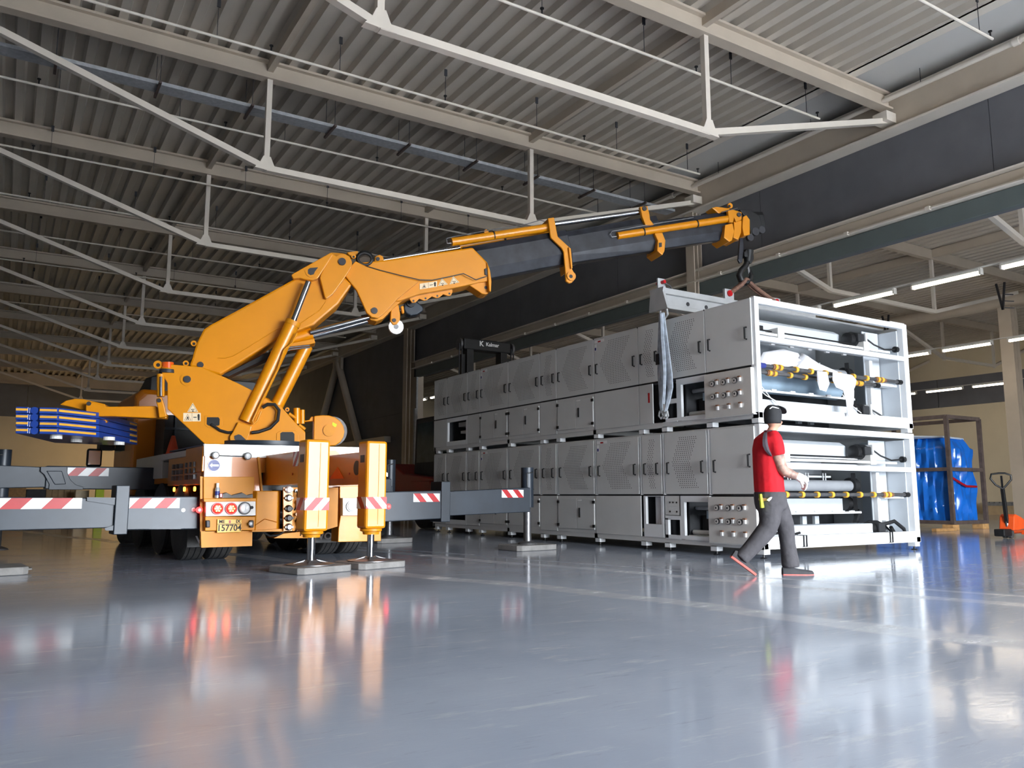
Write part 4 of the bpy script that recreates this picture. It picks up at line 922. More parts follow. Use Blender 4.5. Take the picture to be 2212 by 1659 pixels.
def rect_sticker(K, x0, y0, x1, y1, w_, par, dy=0):
    P = lambda x, y: cp(*K(x, y + dy * (x - x0)), w_); W2 = lambda x, y, k: cp(*K(x, y + dy * (x - x0)), w_ - k)
    s = MB().prism([P(x0, y0), P(x1, y0), P(x1, y1), P(x0, y1)], -CW * .002).build('warning_sticker', 'cream_print', par)
    xm = (x0 + x1) / 2; h = y1 - y0
    MB().prism([W2(xm - 1, y0, .002), W2(xm + 1.5, y0, .002), W2(xm + 1.5, y1, .002), W2(xm - 1, y1, .002)], -CW * .0006).build('sticker_line', 'copper', s)
    cx_ = (x0 + xm) / 2
    MB().prism([W2(cx_, y0 + h * .12, .002), W2(cx_ + h * .42, y1 - h * .12, .002), W2(cx_ - h * .42, y1 - h * .12, .002)], -CW * .0006).build('sticker_border', 'copper', s)
    MB().prism([W2(cx_, y0 + h * .22, .0028), W2(cx_ + h * .34, y1 - h * .16, .0028), W2(cx_ - h * .34, y1 - h * .16, .0028)], -CW * .0006).build('sticker_field', 'cream_print', s)
    m = MB()
    for pts in (((cx_ - 3, .42), (cx_ + 5, .42), (cx_ + 10, .82), (cx_ + 4, .82), (cx_, .62), (cx_ - 6, .82), (cx_ - 11, .82)), ((x1 - 22, .12), (x1 - 12, .12), (x1 - 8, .3), (x1 - 10, .88), (x1 - 22, .88), (x1 - 26, .3)), ((xm + 10, .46), (x1 - 32, .46), (x1 - 32, .56), (xm + 10, .56))):
        m.prism([W2(x, y0 + h * t, .0034) for x, t in pts], -CW * .0006)
    m.build('sticker_pictogram', 'dark_print', s)
tri_sticker(k3, (348, 1262), (390, 1335), (305, 1335), -.42, TB); rect_sticker(k3, 274, 1342, 410, 1408, -.42, TB)
# beacon
b = MB().lathe(cp(*k3(152, 1035), -.36), ZV, [(0, .03), (.02, .09), (.045, .10), (.07, .09)], 24).build('beacon_base', 'yellow', TB, True)
cyl('beacon_lens', k3, (152, 1018), (152, 950), -.36, 12.5, 'lamp_amber', b); MB().lathe(cp(*k3(152, 1022), -.36), ZV, [(-.02, .11), (.03, .105)], 24).build('beacon_ring', 'pin', b, True)
# small cylinder at the rear of the turret and arm carrying the counterweights
cyl('tilt_cylinder', k3, (98, 1040), (98, 1215), -.4, 8, 'yellow_dull', TB); cyl('tilt_rod', k3, (100, 1060), (100, 1210), -.46, 2.8, 'chrome', TB)
lk = plate('rear_link', k3, [(65, 1225), (100, 1215), (120, 1260), (145, 1370), (85, 1380), (75, 1300), (60, 1250)], -.45, -.38, 'yellow', TB)
disc('pin', k3, (85, 1245), -.45, 4.5, 'pin', lk)
CA = plate('counterweight_arm', k1, [(640, 320), (700, 305), (800, 340), (1165, 335), (1250, 400), (1240, 430), (830, 412), (780, 412), (705, 415), (690, 440), (660, 450), (640, 430)], -.35, -.15, 'yellow', TRUCK)
plate('arm_cap', k1, [(445, 325), (490, 295), (560, 280), (620, 283), (690, 300), (780, 320), (800, 345), (700, 400), (640, 370), (540, 345)], -.2, .5, 'yellow', CA)
disc('pin', k1, (665, 318), -.35, 4.5, 'pin', CA); disc('pin', k1, (662, 428), -.35, 3, 'pin', CA)
plate('arm_hook', k1, [(740, 440), (790, 435), (800, 455), (775, 470), (750, 460)], -.1, .3, 'yellow', CA)
# counterweight slabs
cs = cp(*k1(112, 400), -.95); 
def cwpt(x, y, w_): return cp(*k1(x, y), w_)
W0 = -.85
for k in range(4):
    yt = 340 + k * 51; yb = yt + 47
    a, b = cwpt(118, yt, W0), cwpt(300, yt, W0); zt_, zb_ = a.z, cwpt(118, yb, W0).z
    e = cwpt(432, yt, W0)
    A = a.copy(); E = e.copy(); A.z = E.z = 0; L_ = (E - A)
    poly = [A, A + L_ * .30, A + L_ * .30 + CW * .05, A + L_ * .56 + CW * .05, A + L_ * .56, E, E + CS * .38 + CW * .5, E + CS * .62 + CW * 2.1, E + CS * .3 + CW * 2.3, A + CW * 1.9]
    S = MB().prism([p + ZV * zb_ for p in poly], ZV * (zt_ - zb_)).build('counterweight_slab', 'blue_paint', CA, bevel=.008)
    for x0, x1, zpad in ((.01, .29, .2), (.575, .985, .2)):
        MB().prism([A + L_ * x0 - CW * .004 + ZV * (zb_ + .03), A + L_ * x1 - CW * .004 + ZV * (zb_ + .03), A + L_ * x1 - CW * .004 + ZV * (zt_ - .02), A + L_ * x0 - CW * .004 + ZV * (zt_ - .02)], CW * .004).build('yellow_mark', 'ring_yellow', S)
    d = (CS * .38 + CW * .5); dn = d.normalized(); nr = V((dn.y, -dn.x, 0))
    MB().prism([E + dn * .02 + nr * .004 + ZV * (zb_ + .03), E + d * .92 + nr * .004 + ZV * (zb_ + .03), E + d * .92 + nr * .004 + ZV * (zt_ - .02), E + dn * .02 + nr * .004 + ZV * (zt_ - .02)], -nr * .004).build('yellow_mark', 'ring_yellow', S)
    d2 = (CS * .24 + CW * 1.6); q0 = E + d; dn2 = d2.normalized(); nr2 = V((dn2.y, -dn2.x, 0))
    MB().prism([q0 + d2 * .78 + nr2 * .004 + ZV * (zb_ + .03), q0 + d2 * .98 + nr2 * .004 + ZV * (zb_ + .03), q0 + d2 * .98 + nr2 * .004 + ZV * (zt_ - .02), q0 + d2 * .78 + nr2 * .004 + ZV * (zt_ - .02)], -nr2 * .004).build('yellow_mark', 'ring_yellow', S)
    MB().tube(A + L_ * .43 + CW * .05 + ZV * (zb_ + zt_) / 2, A + L_ * .43 + CW * .03 + ZV * (zb_ + zt_) / 2, .045, n=16).build('boss', 'blue_paint', S, True)
for (s_, w_) in ((.4, .25), (.5, .9), (1.0, .35), (.95, 1.4)):
    q = A + CS * s_ + CW * w_; MB().tube(q + ZV * (zb_ - .045), q + ZV * zb_, .07, n=14).build('slab_stud', 'white_paint', CA)
# main boom
MBm = plate('main_boom', k3, [(318, 975), (345, 905), (350, 880), (375, 800), (430, 690), (480, 655), (740, 515), (1130, 300), (1300, 215), (1500, 250), (1590, 340), (1480, 495), (1290, 655), (1000, 770), (560, 1047), (430, 1010)], -.25, .25, 'yellow', TRUCK, .03)
MB().path([cp(*k3(x, y), -.252) for x, y in ((540, 912), (600, 915), (660, 900), (780, 830), (900, 755), (1000, 690), (1180, 650), (1340, 540), (1388, 470))], .006, 5).build('weld_seam', 'yellow_dull', MBm)
e = disc('pin', k3, (408, 967), -.25, 6.5, 'pin', MBm, .015)
for p in ((357, 803),): e = disc('lifting_eye', k3, p, -.2, 6, 'yellow', MBm, .04); disc('eye_hole', k3, p, -.241, 3, 'black', e, .002)
plate('hose_bundle', k3, [(560, 1050), (700, 985), (900, 880), (1010, 850), (980, 900), (750, 1000), (620, 1062)], -.12, .12, 'black', MBm)
hp = plate('head_bracket', k3, [(1115, 268), (1130, 255), (1425, 90), (1440, 110), (1335, 275), (1320, 295), (1280, 308), (1230, 303), (1180, 290), (1130, 295)], -.36, -.25, 'yellow', MBm)
e = disc('pin_boss', k3, (1272, 240), -.36, 13, 'yellow', hp, .01); plate('pin_plate', k3, [(1245, 225), (1262, 212), (1325, 207), (1300, 240), (1290, 262), (1265, 268), (1245, 255)], -.375, -.37, 'pin', hp, 0)
el = plate('knuckle_link', k3, [(1425, 90), (1465, 120), (1490, 103), (1525, 98), (1570, 120), (1590, 165), (1585, 205), (1525, 300), (1440, 415), (1390, 452), (1378, 445), (1338, 290), (1345, 265)], -.34, -.26, 'yellow', MBm)
disc('pin', k3, (1511, 165), -.34, 8, 'pin', el, .03)
plate('knuckle_link', k3, [(1425, 90), (1525, 98), (1590, 165), (1585, 205), (1440, 415), (1390, 452), (1338, 290)], .26, .34, 'yellow', MBm)
# lift cylinders (near and far), rods
LC = cyl('lift_cylinder', k3, (762, 1410), (1128, 640), -.42, 15.5, 'yellow', TRUCK); cyl('lift_rod', k3, (1122, 650), (1250, 320), -.42, 6.6, 'chrome', LC)
cyl('barrel_head', k3, (1118, 662), (1133, 630), -.42, 16.5, 'yellow_dull', LC)
plate('cylinder_foot', k3, [(700, 1410), (810, 1440), (795, 1500), (770, 1555), (735, 1580), (640, 1580), (635, 1525), (660, 1490)], -.48, -.3, 'yellow', LC)
plate('pin_plate', k3, [(672, 1520), (705, 1508), (725, 1515), (762, 1550), (690, 1562), (672, 1545)], -.485, -.48, 'pin', LC, 0)
MB().path([cp(*k3(x, y), -.55) for x, y in ((1160, 720), (1120, 800), (1060, 850), (1010, 1000), (880, 1260), (815, 1400), (820, 1430), (850, 1400), (880, 1330))], .014, 7).build('hydraulic_pipe', 'yellow_dull', LC, True)
MB().path([cp(*k3(x, y), -.5) for x, y in ((890, 1300), (930, 1275), (985, 1275), (1020, 1320), (1010, 1400), (950, 1460), (860, 1490), (805, 1495))], .024, 8).build('hydraulic_hose', 'cable', LC, True)
LF = cyl('lift_cylinder', k3, (1000, 1290), (1235, 820), .25, 14, 'yellow', TRUCK); cyl('lift_rod', k3, (1225, 830), (1285, 640), .25, 5, 'chrome', LF)
cyl('hydraulic_fitting', k3, (1255, 830), (1285, 760), .2, 4, 'yellow_dull', LF)
# jib cylinder between the boom and the jib foot
JC = cyl('jib_cylinder', k3, (1110, 770), (1275, 722), -.02, 13, 'yellow', TRUCK); cyl('jib_rod', k3, (1262, 716), (1735, 592), -.12, 5.6, 'chrome', JC); cyl('jib_rod', k3, (1280, 745), (1735, 618), .1, 5.4, 'chrome', JC)
plate('cylinder_clamp', k3, [(1090, 800), (1290, 760), (1305, 795), (1240, 812), (1100, 835)], -.15, .15, 'yellow', JC)
for dy in (0, 16): MB().path([cp(*k3(x, y + dy), -.2) for x, y in ((1060, 850), (1110, 830), (1200, 820), (1260, 815))], .012, 6).build('hydraulic_pipe', 'dull_steel', JC, True)
# jib
JB = plate('jib', k4, [(240, 545), (480, 520), (1185, 418), (1205, 440), (1300, 535), (1325, 600), (1330, 690), (1240, 700), (1090, 735), (960, 760), (760, 795), (600, 850), (400, 850)], -.2, .2, 'yellow', TRUCK, .03)
GP = [(165, 645), (205, 580), (250, 530), (345, 575), (560, 640), (760, 690), (590, 828), (520, 905), (470, 955), (430, 985), (380, 978), (340, 942), (260, 765)]
gp = plate('jib_gusset', k4, GP, -.27, -.2, 'yellow', JB); plate('jib_gusset', k4, GP, .2, .27, 'yellow', JB)
disc('pin', k4, (400, 927), -.27, 7, 'pin', gp, .02)
plate('jib_foot', k4, [(345, 960), (450, 940), (585, 830), (640, 830), (560, 900), (470, 990), (420, 1010), (370, 1000)], -.16, .16, 'yellow_dull', JB)
plate('hook_rail', k4, [(672, 815), (1020, 752), (1025, 775), (1010, 805), (990, 808), (950, 795), (915, 822), (890, 825), (860, 812), (820, 840), (795, 845), (760, 830), (730, 860), (700, 862)], -.1, -.06, 'yellow', JB, .004)
for p in ((712, 847), (808, 828), (902, 808), (998, 790)): disc('rail_hole', k4, p, -.1, 2.2, 'pin', JB, .003)
plate('end_lug', k4, [(1140, 712), (1230, 690), (1320, 690), (1330, 770), (1290, 797), (1255, 790), (1225, 768)], -.14, .14, 'yellow', JB)
disc('lug_hole', k4, (1289, 742), -.14, 3.5, 'pin', JB, .003)
plate('end_collar', k4, [(1298, 535), (1322, 600), (1335, 690), (1330, 775), (1315, 770), (1305, 640)], -.24, .24, 'yellow', JB)
MB().path([cp(*k4(x, y), -.275) for x, y in ((340, 572), (450, 605), (620, 648), (760, 680), (860, 683), (1000, 655), (1110, 630), (1150, 650), (1210, 680), (1300, 650))], .008, 6).build('control_cable', 'cable', JB, True)
rect_sticker(k4, 762, 712, 900, 757, -.205, JB, -.16); tri_sticker(k4, (938, 668), (985, 716), (908, 730), -.205, JB); tri_sticker(k4, (1028, 652), (1078, 700), (1000, 716), -.205, JB)
plate('sensor_box', k4, [(1278, 590), (1302, 585), (1305, 645), (1280, 640)], -.22, -.2, 'pin', JB)
# hose coil, valve block and hooks around the knuckle
hc = MB()
for k in range(4):
    c = cp(*k4(325, 515), -.2 + .06 * k); s = depth(c) / F_PX; pts = [c + (CS * math.cos(a * .3142) * (15 + 2 * (k % 2)) + ZV * math.sin(a * .3142) * (13 + k)) * s for a in range(21)]
    hc.path(pts, .022, 8)
hc.build('hose_coil', 'cable', TRUCK, True)
plate('valve_block', k4, [(180, 460), (270, 448), (275, 480), (235, 490), (200, 485)], -.1, .1, 'yellow_dull', JB)
e = disc('lifting_eye', k4, (235, 497), -.2, 5, 'yellow', JB, .03); disc('eye_hole', k4, (235, 497), -.231, 2.5, 'black', e, .002)
plate('rod_anchor', k4, [(400, 545), (405, 495), (440, 478), (470, 490), (478, 535)], -.12, .12, 'yellow', JB); disc('pin', k4, (428, 515), -.12, 4, 'pin', JB)
hk = plate('hook_holder', k4, [(535, 900), (560, 880), (595, 880), (608, 960), (605, 1000), (580, 1035), (550, 1040), (528, 1010), (530, 950)], -.12, -.04, 'yellow', JB); disc('pin', k4, (558, 1003), -.12, 4, 'pin', hk)
a = cp(*k4(573, 1055), -.08); MB().lathe(a - CW * .02, CW, [(0, .04), (0, .115), (.06, .115), (.06, .04)], 14).build('white_roller', 'white_paint', hk, True)
MB().tube(a - CW * .03, a + CW * .07, .035, n=12).build('roller_pin', 'dull_steel', hk, True)
plate('hook_tab', k4, [(610, 890), (635, 885), (640, 945), (622, 950)], -.05, .0, 'yellow', JB)
rl = plate('winch_guard', k4, [(640, 870), (660, 850), (740, 850), (790, 895), (790, 925), (740, 955), (690, 965), (650, 945), (635, 910)], .1, .3, 'grey_steel', JB, .02); disc('winch_drum', k4, (690, 865), .1, 10, 'black', rl, .05)
# telescopic sections: octagonal dark tubes
def section(n, K, t0, b0, t1, b1, wid, m='boom_dark', parent=None, ext=0.0):
    A0, B0, A1, B1 = cp(*K(*t0)), cp(*K(*b0)), cp(*K(*t1)), cp(*K(*b1)); rings = []
    for A, B in ((A0, B0), (A1, B1)):
        c = (A + B) / 2; h = (A - B).length / 2; ax = (((A1 + B1) - (A0 + B0)) / 2).normalized(); up = ax.cross(CW).normalized()
        if up.z < 0: up = -up
        rings.append([c + CW * x * wid + up * y * h for x, y in ((-.55, -1), (.55, -1), (1, -.42), (1, .62), (.8, 1), (-.8, 1), (-1, .62), (-1, -.42))])
    return MB().loft(rings).build(n, m, parent or TRUCK, bevel=.015)
S1 = section('telescope_section', k4, (1120, 440), (1120, 715), (1935, 300), (1935, 558), .18, parent=JB)
S2 = section('telescope_section', k5, (100, 375), (100, 640), (1085, 200), (1085, 492), .155, parent=JB)
S3 = section('telescope_section', k5, (950, 265), (950, 505), (1680, 165), (1690, 395), .13, parent=JB)
S4 = section('telescope_tip', k5, (1600, 150), (1640, 360), (1990, 165), (1990, 330), .11, 'black', JB)
plate('tip_head', k5, [(1800, 130), (1890, 130), (1980, 185), (1995, 250), (1990, 310), (1960, 340), (1900, 345), (1880, 230)], -.15, .15, 'black', JB)
for p, r in (((1925, 330), 9), ((1980, 315), 8), ((1880, 380), 8)): disc('tip_shackle', k5, p, -.1, r, 'pin', JB, .06)
# extension cylinders on top
E1 = cyl('extension_cylinder', k4, (1015, 380), (1800, 262), -.12, 9, 'yellow', JB); cyl('extension_rod', k5, (190, 258), (945, 152), -.12, 5.6, 'chrome', E1)
for x, y in ((1350, 326),): cyl('clamp_band', k4, (x - 4, y), (x + 4, y - 1), -.12, 10, 'black', E1)
disc('cylinder_port', k4, (1290, 300), -.12, 5, 'yellow', E1)
MB().path([cp(*k4(x, y), -.16) for x, y in ((1015, 388), (980, 390), (975, 350), (1060, 330), (1400, 270), (1600, 240), (1720, 205), (1760, 215))], .007, 6).build('hydraulic_pipe', 'dull_steel', E1, True)
E2 = cyl('extension_cylinder', k4, (1065, 415), (1790, 290), .12, 9, 'yellow', JB); cyl('extension_rod', k4, (470, 525), (1080, 425), .02, 5, 'chrome', E2); cyl('clamp_band', k4, (1430, 352), (1440, 350), .1, 10, 'black', E2)
E3 = cyl('extension_cylinder', k5, (738, 360), (1730, 208), -.17, 7.8, 'yellow', JB)
for x, y in ((963, 325), (1425, 254)): cyl('clamp_band', k5, (x - 5, y + 1), (x + 5, y - 1), -.17, 8.8, 'black', E3)
MB().path([cp(*k5(x, y), -.2) for x, y in ((730, 365), (690, 370), (675, 345), (690, 320), (740, 312), (940, 275), (1400, 200))], .009, 6).build('hydraulic_pipe', 'dull_steel', E3, True)
# yellow brackets along the telescope
B1 = plate('boom_bracket', k5, [(135, 205), (188, 198), (205, 275), (222, 365), (325, 460), (340, 560), (345, 645), (375, 700), (372, 735), (345, 765), (318, 772), (292, 752), (288, 690), (272, 500), (255, 465), (160, 375)], -.25, -.2, 'yellow', JB)
plate('bracket_flange', k5, [(315, 455), (335, 470), (350, 640), (338, 645)], -.29, .22, 'yellow', B1, .004); plate('bracket_top', k5, [(135, 205), (190, 198), (200, 260), (150, 275)], -.2, .2, 'yellow', B1)
e = disc('boss', k5, (335, 712), -.25, 10, 'yellow', B1, .03); disc('boss_hole', k5, (335, 712), -.281, 4, 'black', e, .002)
B2 = plate('boom_bracket', k5, [(935, 105), (1000, 98), (1020, 175), (1025, 220), (1060, 262), (985, 270), (955, 195)], -.21, -.14, 'yellow', JB); disc('pin', k5, (972, 125), -.21, 5, 'pin', B2)
B3 = plate('boom_bracket', k5, [(1062, 335), (1130, 330), (1158, 400), (1150, 490), (1130, 528), (1085, 490), (1090, 400)], -.22, .2, 'yellow', JB); plate('bracket_window', k5, [(1098, 420), (1125, 418), (1125, 455), (1100, 460)], -.222, -.219, 'black', B3, 0)
for k, (pts, w_) in enumerate((([(1675, 265), (1740, 250), (1755, 320), (1735, 400), (1710, 412), (1665, 375), (1670, 320)], .19), ([(1750, 235), (1820, 225), (1815, 330), (1790, 395), (1745, 375), (1755, 300)], .18), ([(1830, 195), (1860, 180), (1890, 220), (1890, 350), (1840, 360), (1825, 290)], .17))):
    plate('tip_collar', k5, pts, -w_ - .02, w_ + .02, 'yellow', JB, .008)
plate('tip_clevis', k5, [(1700, 140), (1745, 130), (1820, 155), (1820, 220), (1770, 240), (1755, 200), (1745, 245), (1710, 240)], -.24, -.17, 'yellow', JB); disc('pin', k5, (1793, 177), -.24, 5, 'pin', JB)
e = disc('lifting_eye', k5, (1712, 102), -.05, 6, 'yellow', JB, .03); disc('eye_hole', k5, (1712, 102), -.081, 3, 'black', e, .002)
plate('tip_cover', k5, [(1560, 115), (1600, 105), (1720, 120), (1700, 150), (1620, 165)], -.12, .12, 'yellow', JB)
cyl('tip_pipe', k5, (1640, 160), (1780, 122), -.14, 2, 'chrome', JB)
# hook block hanging from the tip
a = cp(*k5(1865, 400), 0); HKX, HKY = a.x, a.y
def hz(py): return hit(1612, py, a, CW).z
hx = cp(1616, 560, 0)
HB = plate('hook_link', k5, [(1805, 370), (1835, 380), (1838, 470), (1825, 590), (1805, 598), (1790, 570), (1798, 470)], -.05, .0, 'boom_dark', JB)
plate('link_sheave', k5, [(1840, 500), (1860, 480), (1900, 478), (1922, 505), (1925, 560), (1905, 600), (1890, 600), (1880, 545), (1845, 540)], -.06, .06, 'black', HB)
cyl('hook_swivel', k5, (1878, 490), (1872, 590), .0, 11, 'black', HB, 8)
hm = MB().path([cp(*k5(x, y), 0) for x, y in ((1872, 580), (1850, 625), (1815, 660), (1800, 705), (1815, 745), (1855, 765), (1890, 745), (1902, 700), (1890, 660))], [.05, .055, .055, .06, .06, .06, .05, .035, .02], 10)
hm.build('hook', 'black', HB, True)
plate('hook_latch', k5, [(1866, 620), (1885, 610), (1895, 670), (1880, 690)], -.02, .02, 'dull_steel', HB)
# winch drum behind the turret
WD = plate('winch_housing', k2, [(1155, 160), (1230, 152), (1290, 155), (1345, 172), (1390, 205), (1418, 250), (1428, 300), (1418, 350), (1390, 395), (1345, 425), (1280, 430), (1150, 420)], -.1, .25, 'yellow', TRUCK)
disc('winch_hub', k2, (1290, 290), -.1, 13, 'yellow_dull', WD, .02); plate('winch_bracket', k2, [(890, 250), (1000, 215), (1110, 195), (1130, 165), (1155, 165), (1155, 205), (1050, 215)], -.05, .1, 'yellow', WD)
MB().tube(cp(*k2(1315, 298), .25), cp(*k2(1315, 298), .5), .225, n=28).build('winch_drum', 'dull_steel', WD, True)
plate('winch_sticker', k2, [(1320, 215), (1360, 235), (1350, 260), (1318, 250)], -.104, -.1, 'hivis', WD, 0)
for x in (1000, 1050): cyl('valve_cylinder', k2, (x, 230), (x, 90 if x == 1000 else 105), -.15, 7 if x == 1000 else 5, 'yellow', TB)
cyl('hydraulic_fitting', k2, (930, 140), (990, 180), -.2, 3.5, 'yellow_dull', TB); cyl('hydraulic_fitting', k2, (1020, 240), (1075, 280), -.2, 3.5, 'yellow_dull', TB)
e = disc('lifting_eye', k2, (915, 103), -.3, 4.5, 'yellow', TB, .03); disc('eye_hole', k2, (915, 103), -.331, 2, 'black', e, .002)
for k in range(7): disc('ring_bolt', k2, (850 + 32 * k, 428), -.42, 3.2, 'yellow_dull', TB, .02)
# ================================================================== THINGS AROUND
def gp(px, py, z=0.0): return hit(px, py, (0, 0, z), ZV)
# ---------------- support pads under the feet
def pad(c, su, sv, h, ang, label, cut=.06):
    ca, sa = math.cos(ang), math.sin(ang); A, B = V((ca, sa, 0)), V((-sa, ca, 0))
    pts = [(-su, -sv + cut), (-su + cut, -sv), (su - cut, -sv), (su, -sv + cut), (su, sv - cut), (su - cut, sv), (-su + cut, sv), (-su, sv - cut)]
    o = MB().prism([V((c[0], c[1], .002)) + A * x + B * y for x, y in pts], ZV * h)
    t = thing('support_pad', label, 'pad', (c[0], c[1], 0), 'support pads under the crane feet'); o.build('pad', 'pad_grey', t, bevel=.01)
    MB().path([V((c[0], c[1], .04)) + A * (su + d) + B * e for d, e in ((-.01, -.08), (.05, -.06), (.06, 0), (.05, .06), (-.01, .08))], .009, 6).build('rope_handle', 'pad_grey', t, True)
qa = tw(cuA, cvA, 0); qb = tw(cuB, cvB, 0)
pad(qa, .36, .33, .072, .3, 'worn grey pad under the left chrome rear stabiliser foot')
pad(qb, .34, .3, .072, .25, 'worn grey pad under the right chrome rear stabiliser foot, with rope loop')
pad(tw(uz(1139, 1080, .27)[0], .27, 0), .4, .3, .083, .1, 'brownish pad under the grey outrigger leg beside the machine')
pad(tw(-3.45, .27, 0), .42, .32, .083, .1, 'grey pad cut by the left picture edge')
q = tw(uz(842, 1050, 3.35)[0], 3.35, 0); pad(q, .36, .3, .083, .1, 'flat pad under the far outrigger leg beside the red forklift')
# ---------------- spreader beam, slings
def k8(x, y): return (1250 + x / 2.764, 620 + y / 2.764)
SY = 9.66
def sy(px, py, y=SY): return hit(px, py, (0, y, 0), (0, 1, 0))
t = thing('spreader_beam', 'grey steel lifting beam hanging over the upper machine', 'lifting beam', (10.4, SY, 3.8))
e0 = sy(*k5(1095, 815)); e1 = sy(*k5(1120, 985)); x0 = e0.x; x1 = 12.6; zt_, zb_ = e0.z, e1.z - .0
hb = zt_ - zb_
MB().box(x0, x1, SY - .10, SY + .10, zt_ - .1, zt_).build('upper_channel', 'spreader', t, bevel=.01)
MB().box(x0, x1, SY - .04, SY + .04, zb_ + .05, zt_ - .1).build('web', 'spreader', t)
MB().box(x0, x1, SY - .10, SY + .10, zb_ - .02, zb_ + .05).build('lower_channel', 'spreader', t, bevel=.01)
for k in range(6): MB().tube((x0 + .6 + k * .42, SY - .05, zb_ + .12), (x0 + .6 + k * .42, SY - .042, zb_ + .12), .035, n=14).build('hole', 'pin', t)
MB().prism([(x0 - .02, SY - .22, zb_ - .05), (x0 - .02, SY + .22, zb_ - .05), (x0 - .02, SY + .18, zb_ + .25), (x0 - .02, SY + .2, zt_), (x0 - .02, SY - .14, zt_), (x0 - .02, SY - .12, zb_ + .25)], (.05, 0, 0)).build('end_plate', 'spreader', t)
lg = MB().box(x0 - .02, x0 + .14, SY - .02, SY + .02, zt_, zt_ + .17).build('lug', 'spreader', t, bevel=.01)
MB().path([(x0 + .06, SY - .06, zt_ + .1), (x0 + .2, SY - .06, zt_ + .05), (x0 + .3, SY, zt_ + .02), (x0 + .2, SY + .06, zt_ + .05), (x0 + .06, SY + .06, zt_ + .1)], .016, 8).build('shackle', 'dull_steel', t, True)
MB().tube((x0 + .06, SY - .09, zt_ + .1), (x0 + .06, SY + .09, zt_ + .1), .03, n=12).build('shackle_pin', 'red', t, True)
MB().path([(x0 + .1, SY - .07, zb_ + .0), (x0 + .1, SY - .09, zb_ - .12), (x0 + .1, SY - .0, zb_ - .2), (x0 + .1, SY + .09, zb_ - .12), (x0 + .1, SY + .07, zb_ + .0)], .02, 8).build('shackle', 'galv', t, True)
MB().tube((x0 + .1, SY - .1, zb_), (x0 + .1, SY + .1, zb_), .028, n=12).build('shackle_pin', 'red', t, True)
clx = sy(*k5(1700, 900)).x
MB().box(clx - .1, clx + .12, SY - .03, SY + .03, zt_ - .02, zt_ + .2).build('centre_lug', 'spreader', t, bevel=.01)
clx2 = 11.6
MB().box(clx2 - .1, clx2 + .12, SY - .03, SY + .03, zt_ - .02, zt_ + .2).build('centre_lug', 'spreader', t, bevel=.01)
MB().tube((clx, SY - .07, zt_ + .12), (clx, SY + .07, zt_ + .12), .035, n=12).build('shackle_pin', 'red', t, True)
hkp = cp(*k5(1850, 752), 0)
for q_, lb in ((V((clx, SY, zt_ + .12)), 'brown round sling from the hook down to the left lug of the lifting beam'), (V((clx2, SY, zt_ + .12)), 'brown round sling from the hook down behind the white machine roof')):
    tt = thing('round_sling', lb, 'sling', q_, 'brown slings on the hook')
    for d in (-.03, .03): MB().path([hkp + V((0, d, .03)), hkp.lerp(q_, .3) + V((0, d, -.01)), hkp.lerp(q_, .7) + V((0, d, -.01)), q_ + V((0, d, 0))], .036, 8).build('sling_leg', 'sling_brown', tt, True)
    MB().tube(q_ + V((0, -.06, .0)), q_ + V((0, .06, 0)), .055, n=14).build('sling_eye', 'red', tt, True)
# long grey sling hanging down the side of the upper machine
gx = MX0 - .16
tt = thing('lifting_sling', 'faded grey-blue flat sling hanging doubled in front of the upper machine', 'sling', (gx, 9.6, 1.95))
def gs(x, y, d=0.0): return hit(*k8(x, y), (gx + d, 0, 0), (1, 0, 0))
def strap(cl, wd, m='sling_grey', d=0.0, nm='strap'):
    rings = []
    for (x, y), w_ in zip(cl, wd):
        c = gs(x, y, d); s = depth(c) / F_PX / 2.764; rings.append([c + V((-.012, -w_ * s, 0)), c + V((-.03, 0, 0)), c + V((-.012, w_ * s, 0)), c + V((.012, w_ * s * .9, 0)), c + V((.012, -w_ * s * .9, 0))])
    return MB().loft(rings).build(nm, m, tt, True)
strap([(492, 155), (490, 250), (487, 400), (490, 520), (495, 620), (492, 700), (497, 750)], [14, 18, 20, 24, 20, 12, 8])
strap([(500, 155), (510, 250), (525, 400), (542, 520), (548, 600), (535, 680), (520, 745)], [16, 20, 26, 24, 22, 16, 8], d=-.03)
strap([(496, 160), (500, 300), (508, 420), (515, 520), (512, 620), (510, 700)], [8, 14, 18, 12, 10, 6], d=-.06)
for x in (492, 522): MB().path([gs(x - 6, 740, -.03), gs(x - 12, 770, -.03), gs(x, 785, -.03), gs(x + 12, 770, -.03), gs(x + 6, 740, -.03)], .018, 8).build('end_loop', 'galv', tt, True)
MB().box(gx - .05, gx - .035, gs(486, 430).y - .02, gs(486, 430).y + .05, gs(486, 465).z, gs(486, 400).z).build('sling_tag', 'boom_dark', tt)
# ---------------- things resting on the truck
c = tr_(*k2(285, 893), -.08); t = thing('spray_can', 'small spray can standing on the ledge above the tail lamps', 'can', c)
MB().lathe(c, ZV, [(0, .03), (.11, .03), (.125, .022)], 16).build('can_body', 'can', t, True); MB().lathe(c + ZV * .03, ZV, [(0, .0305), (.05, .0305)], 16).build('can_label', 'blue_sign', t, True); MB().lathe(c + ZV * .125, ZV, [(0, .018), (.05, .018), (.055, .012)], 12).build('can_cap', 'white', t, True)
c = tr_(*k2(460, 893), -.08); t = thing('folded_rag', 'crumpled grey and red rag lying on the ledge above the tail lamps', 'rag', c)
rg = MB(); rr = []
for i in range(7):
    x = -.19 + i * .063; h = .05 + .02 * math.sin(i * 2.1); rr.append([c + TU * x + TV * y + ZV * z for y, z in ((-.05, .0), (.05, .0), (.05, h * .7), (.01, h), (-.03, h * .85))])
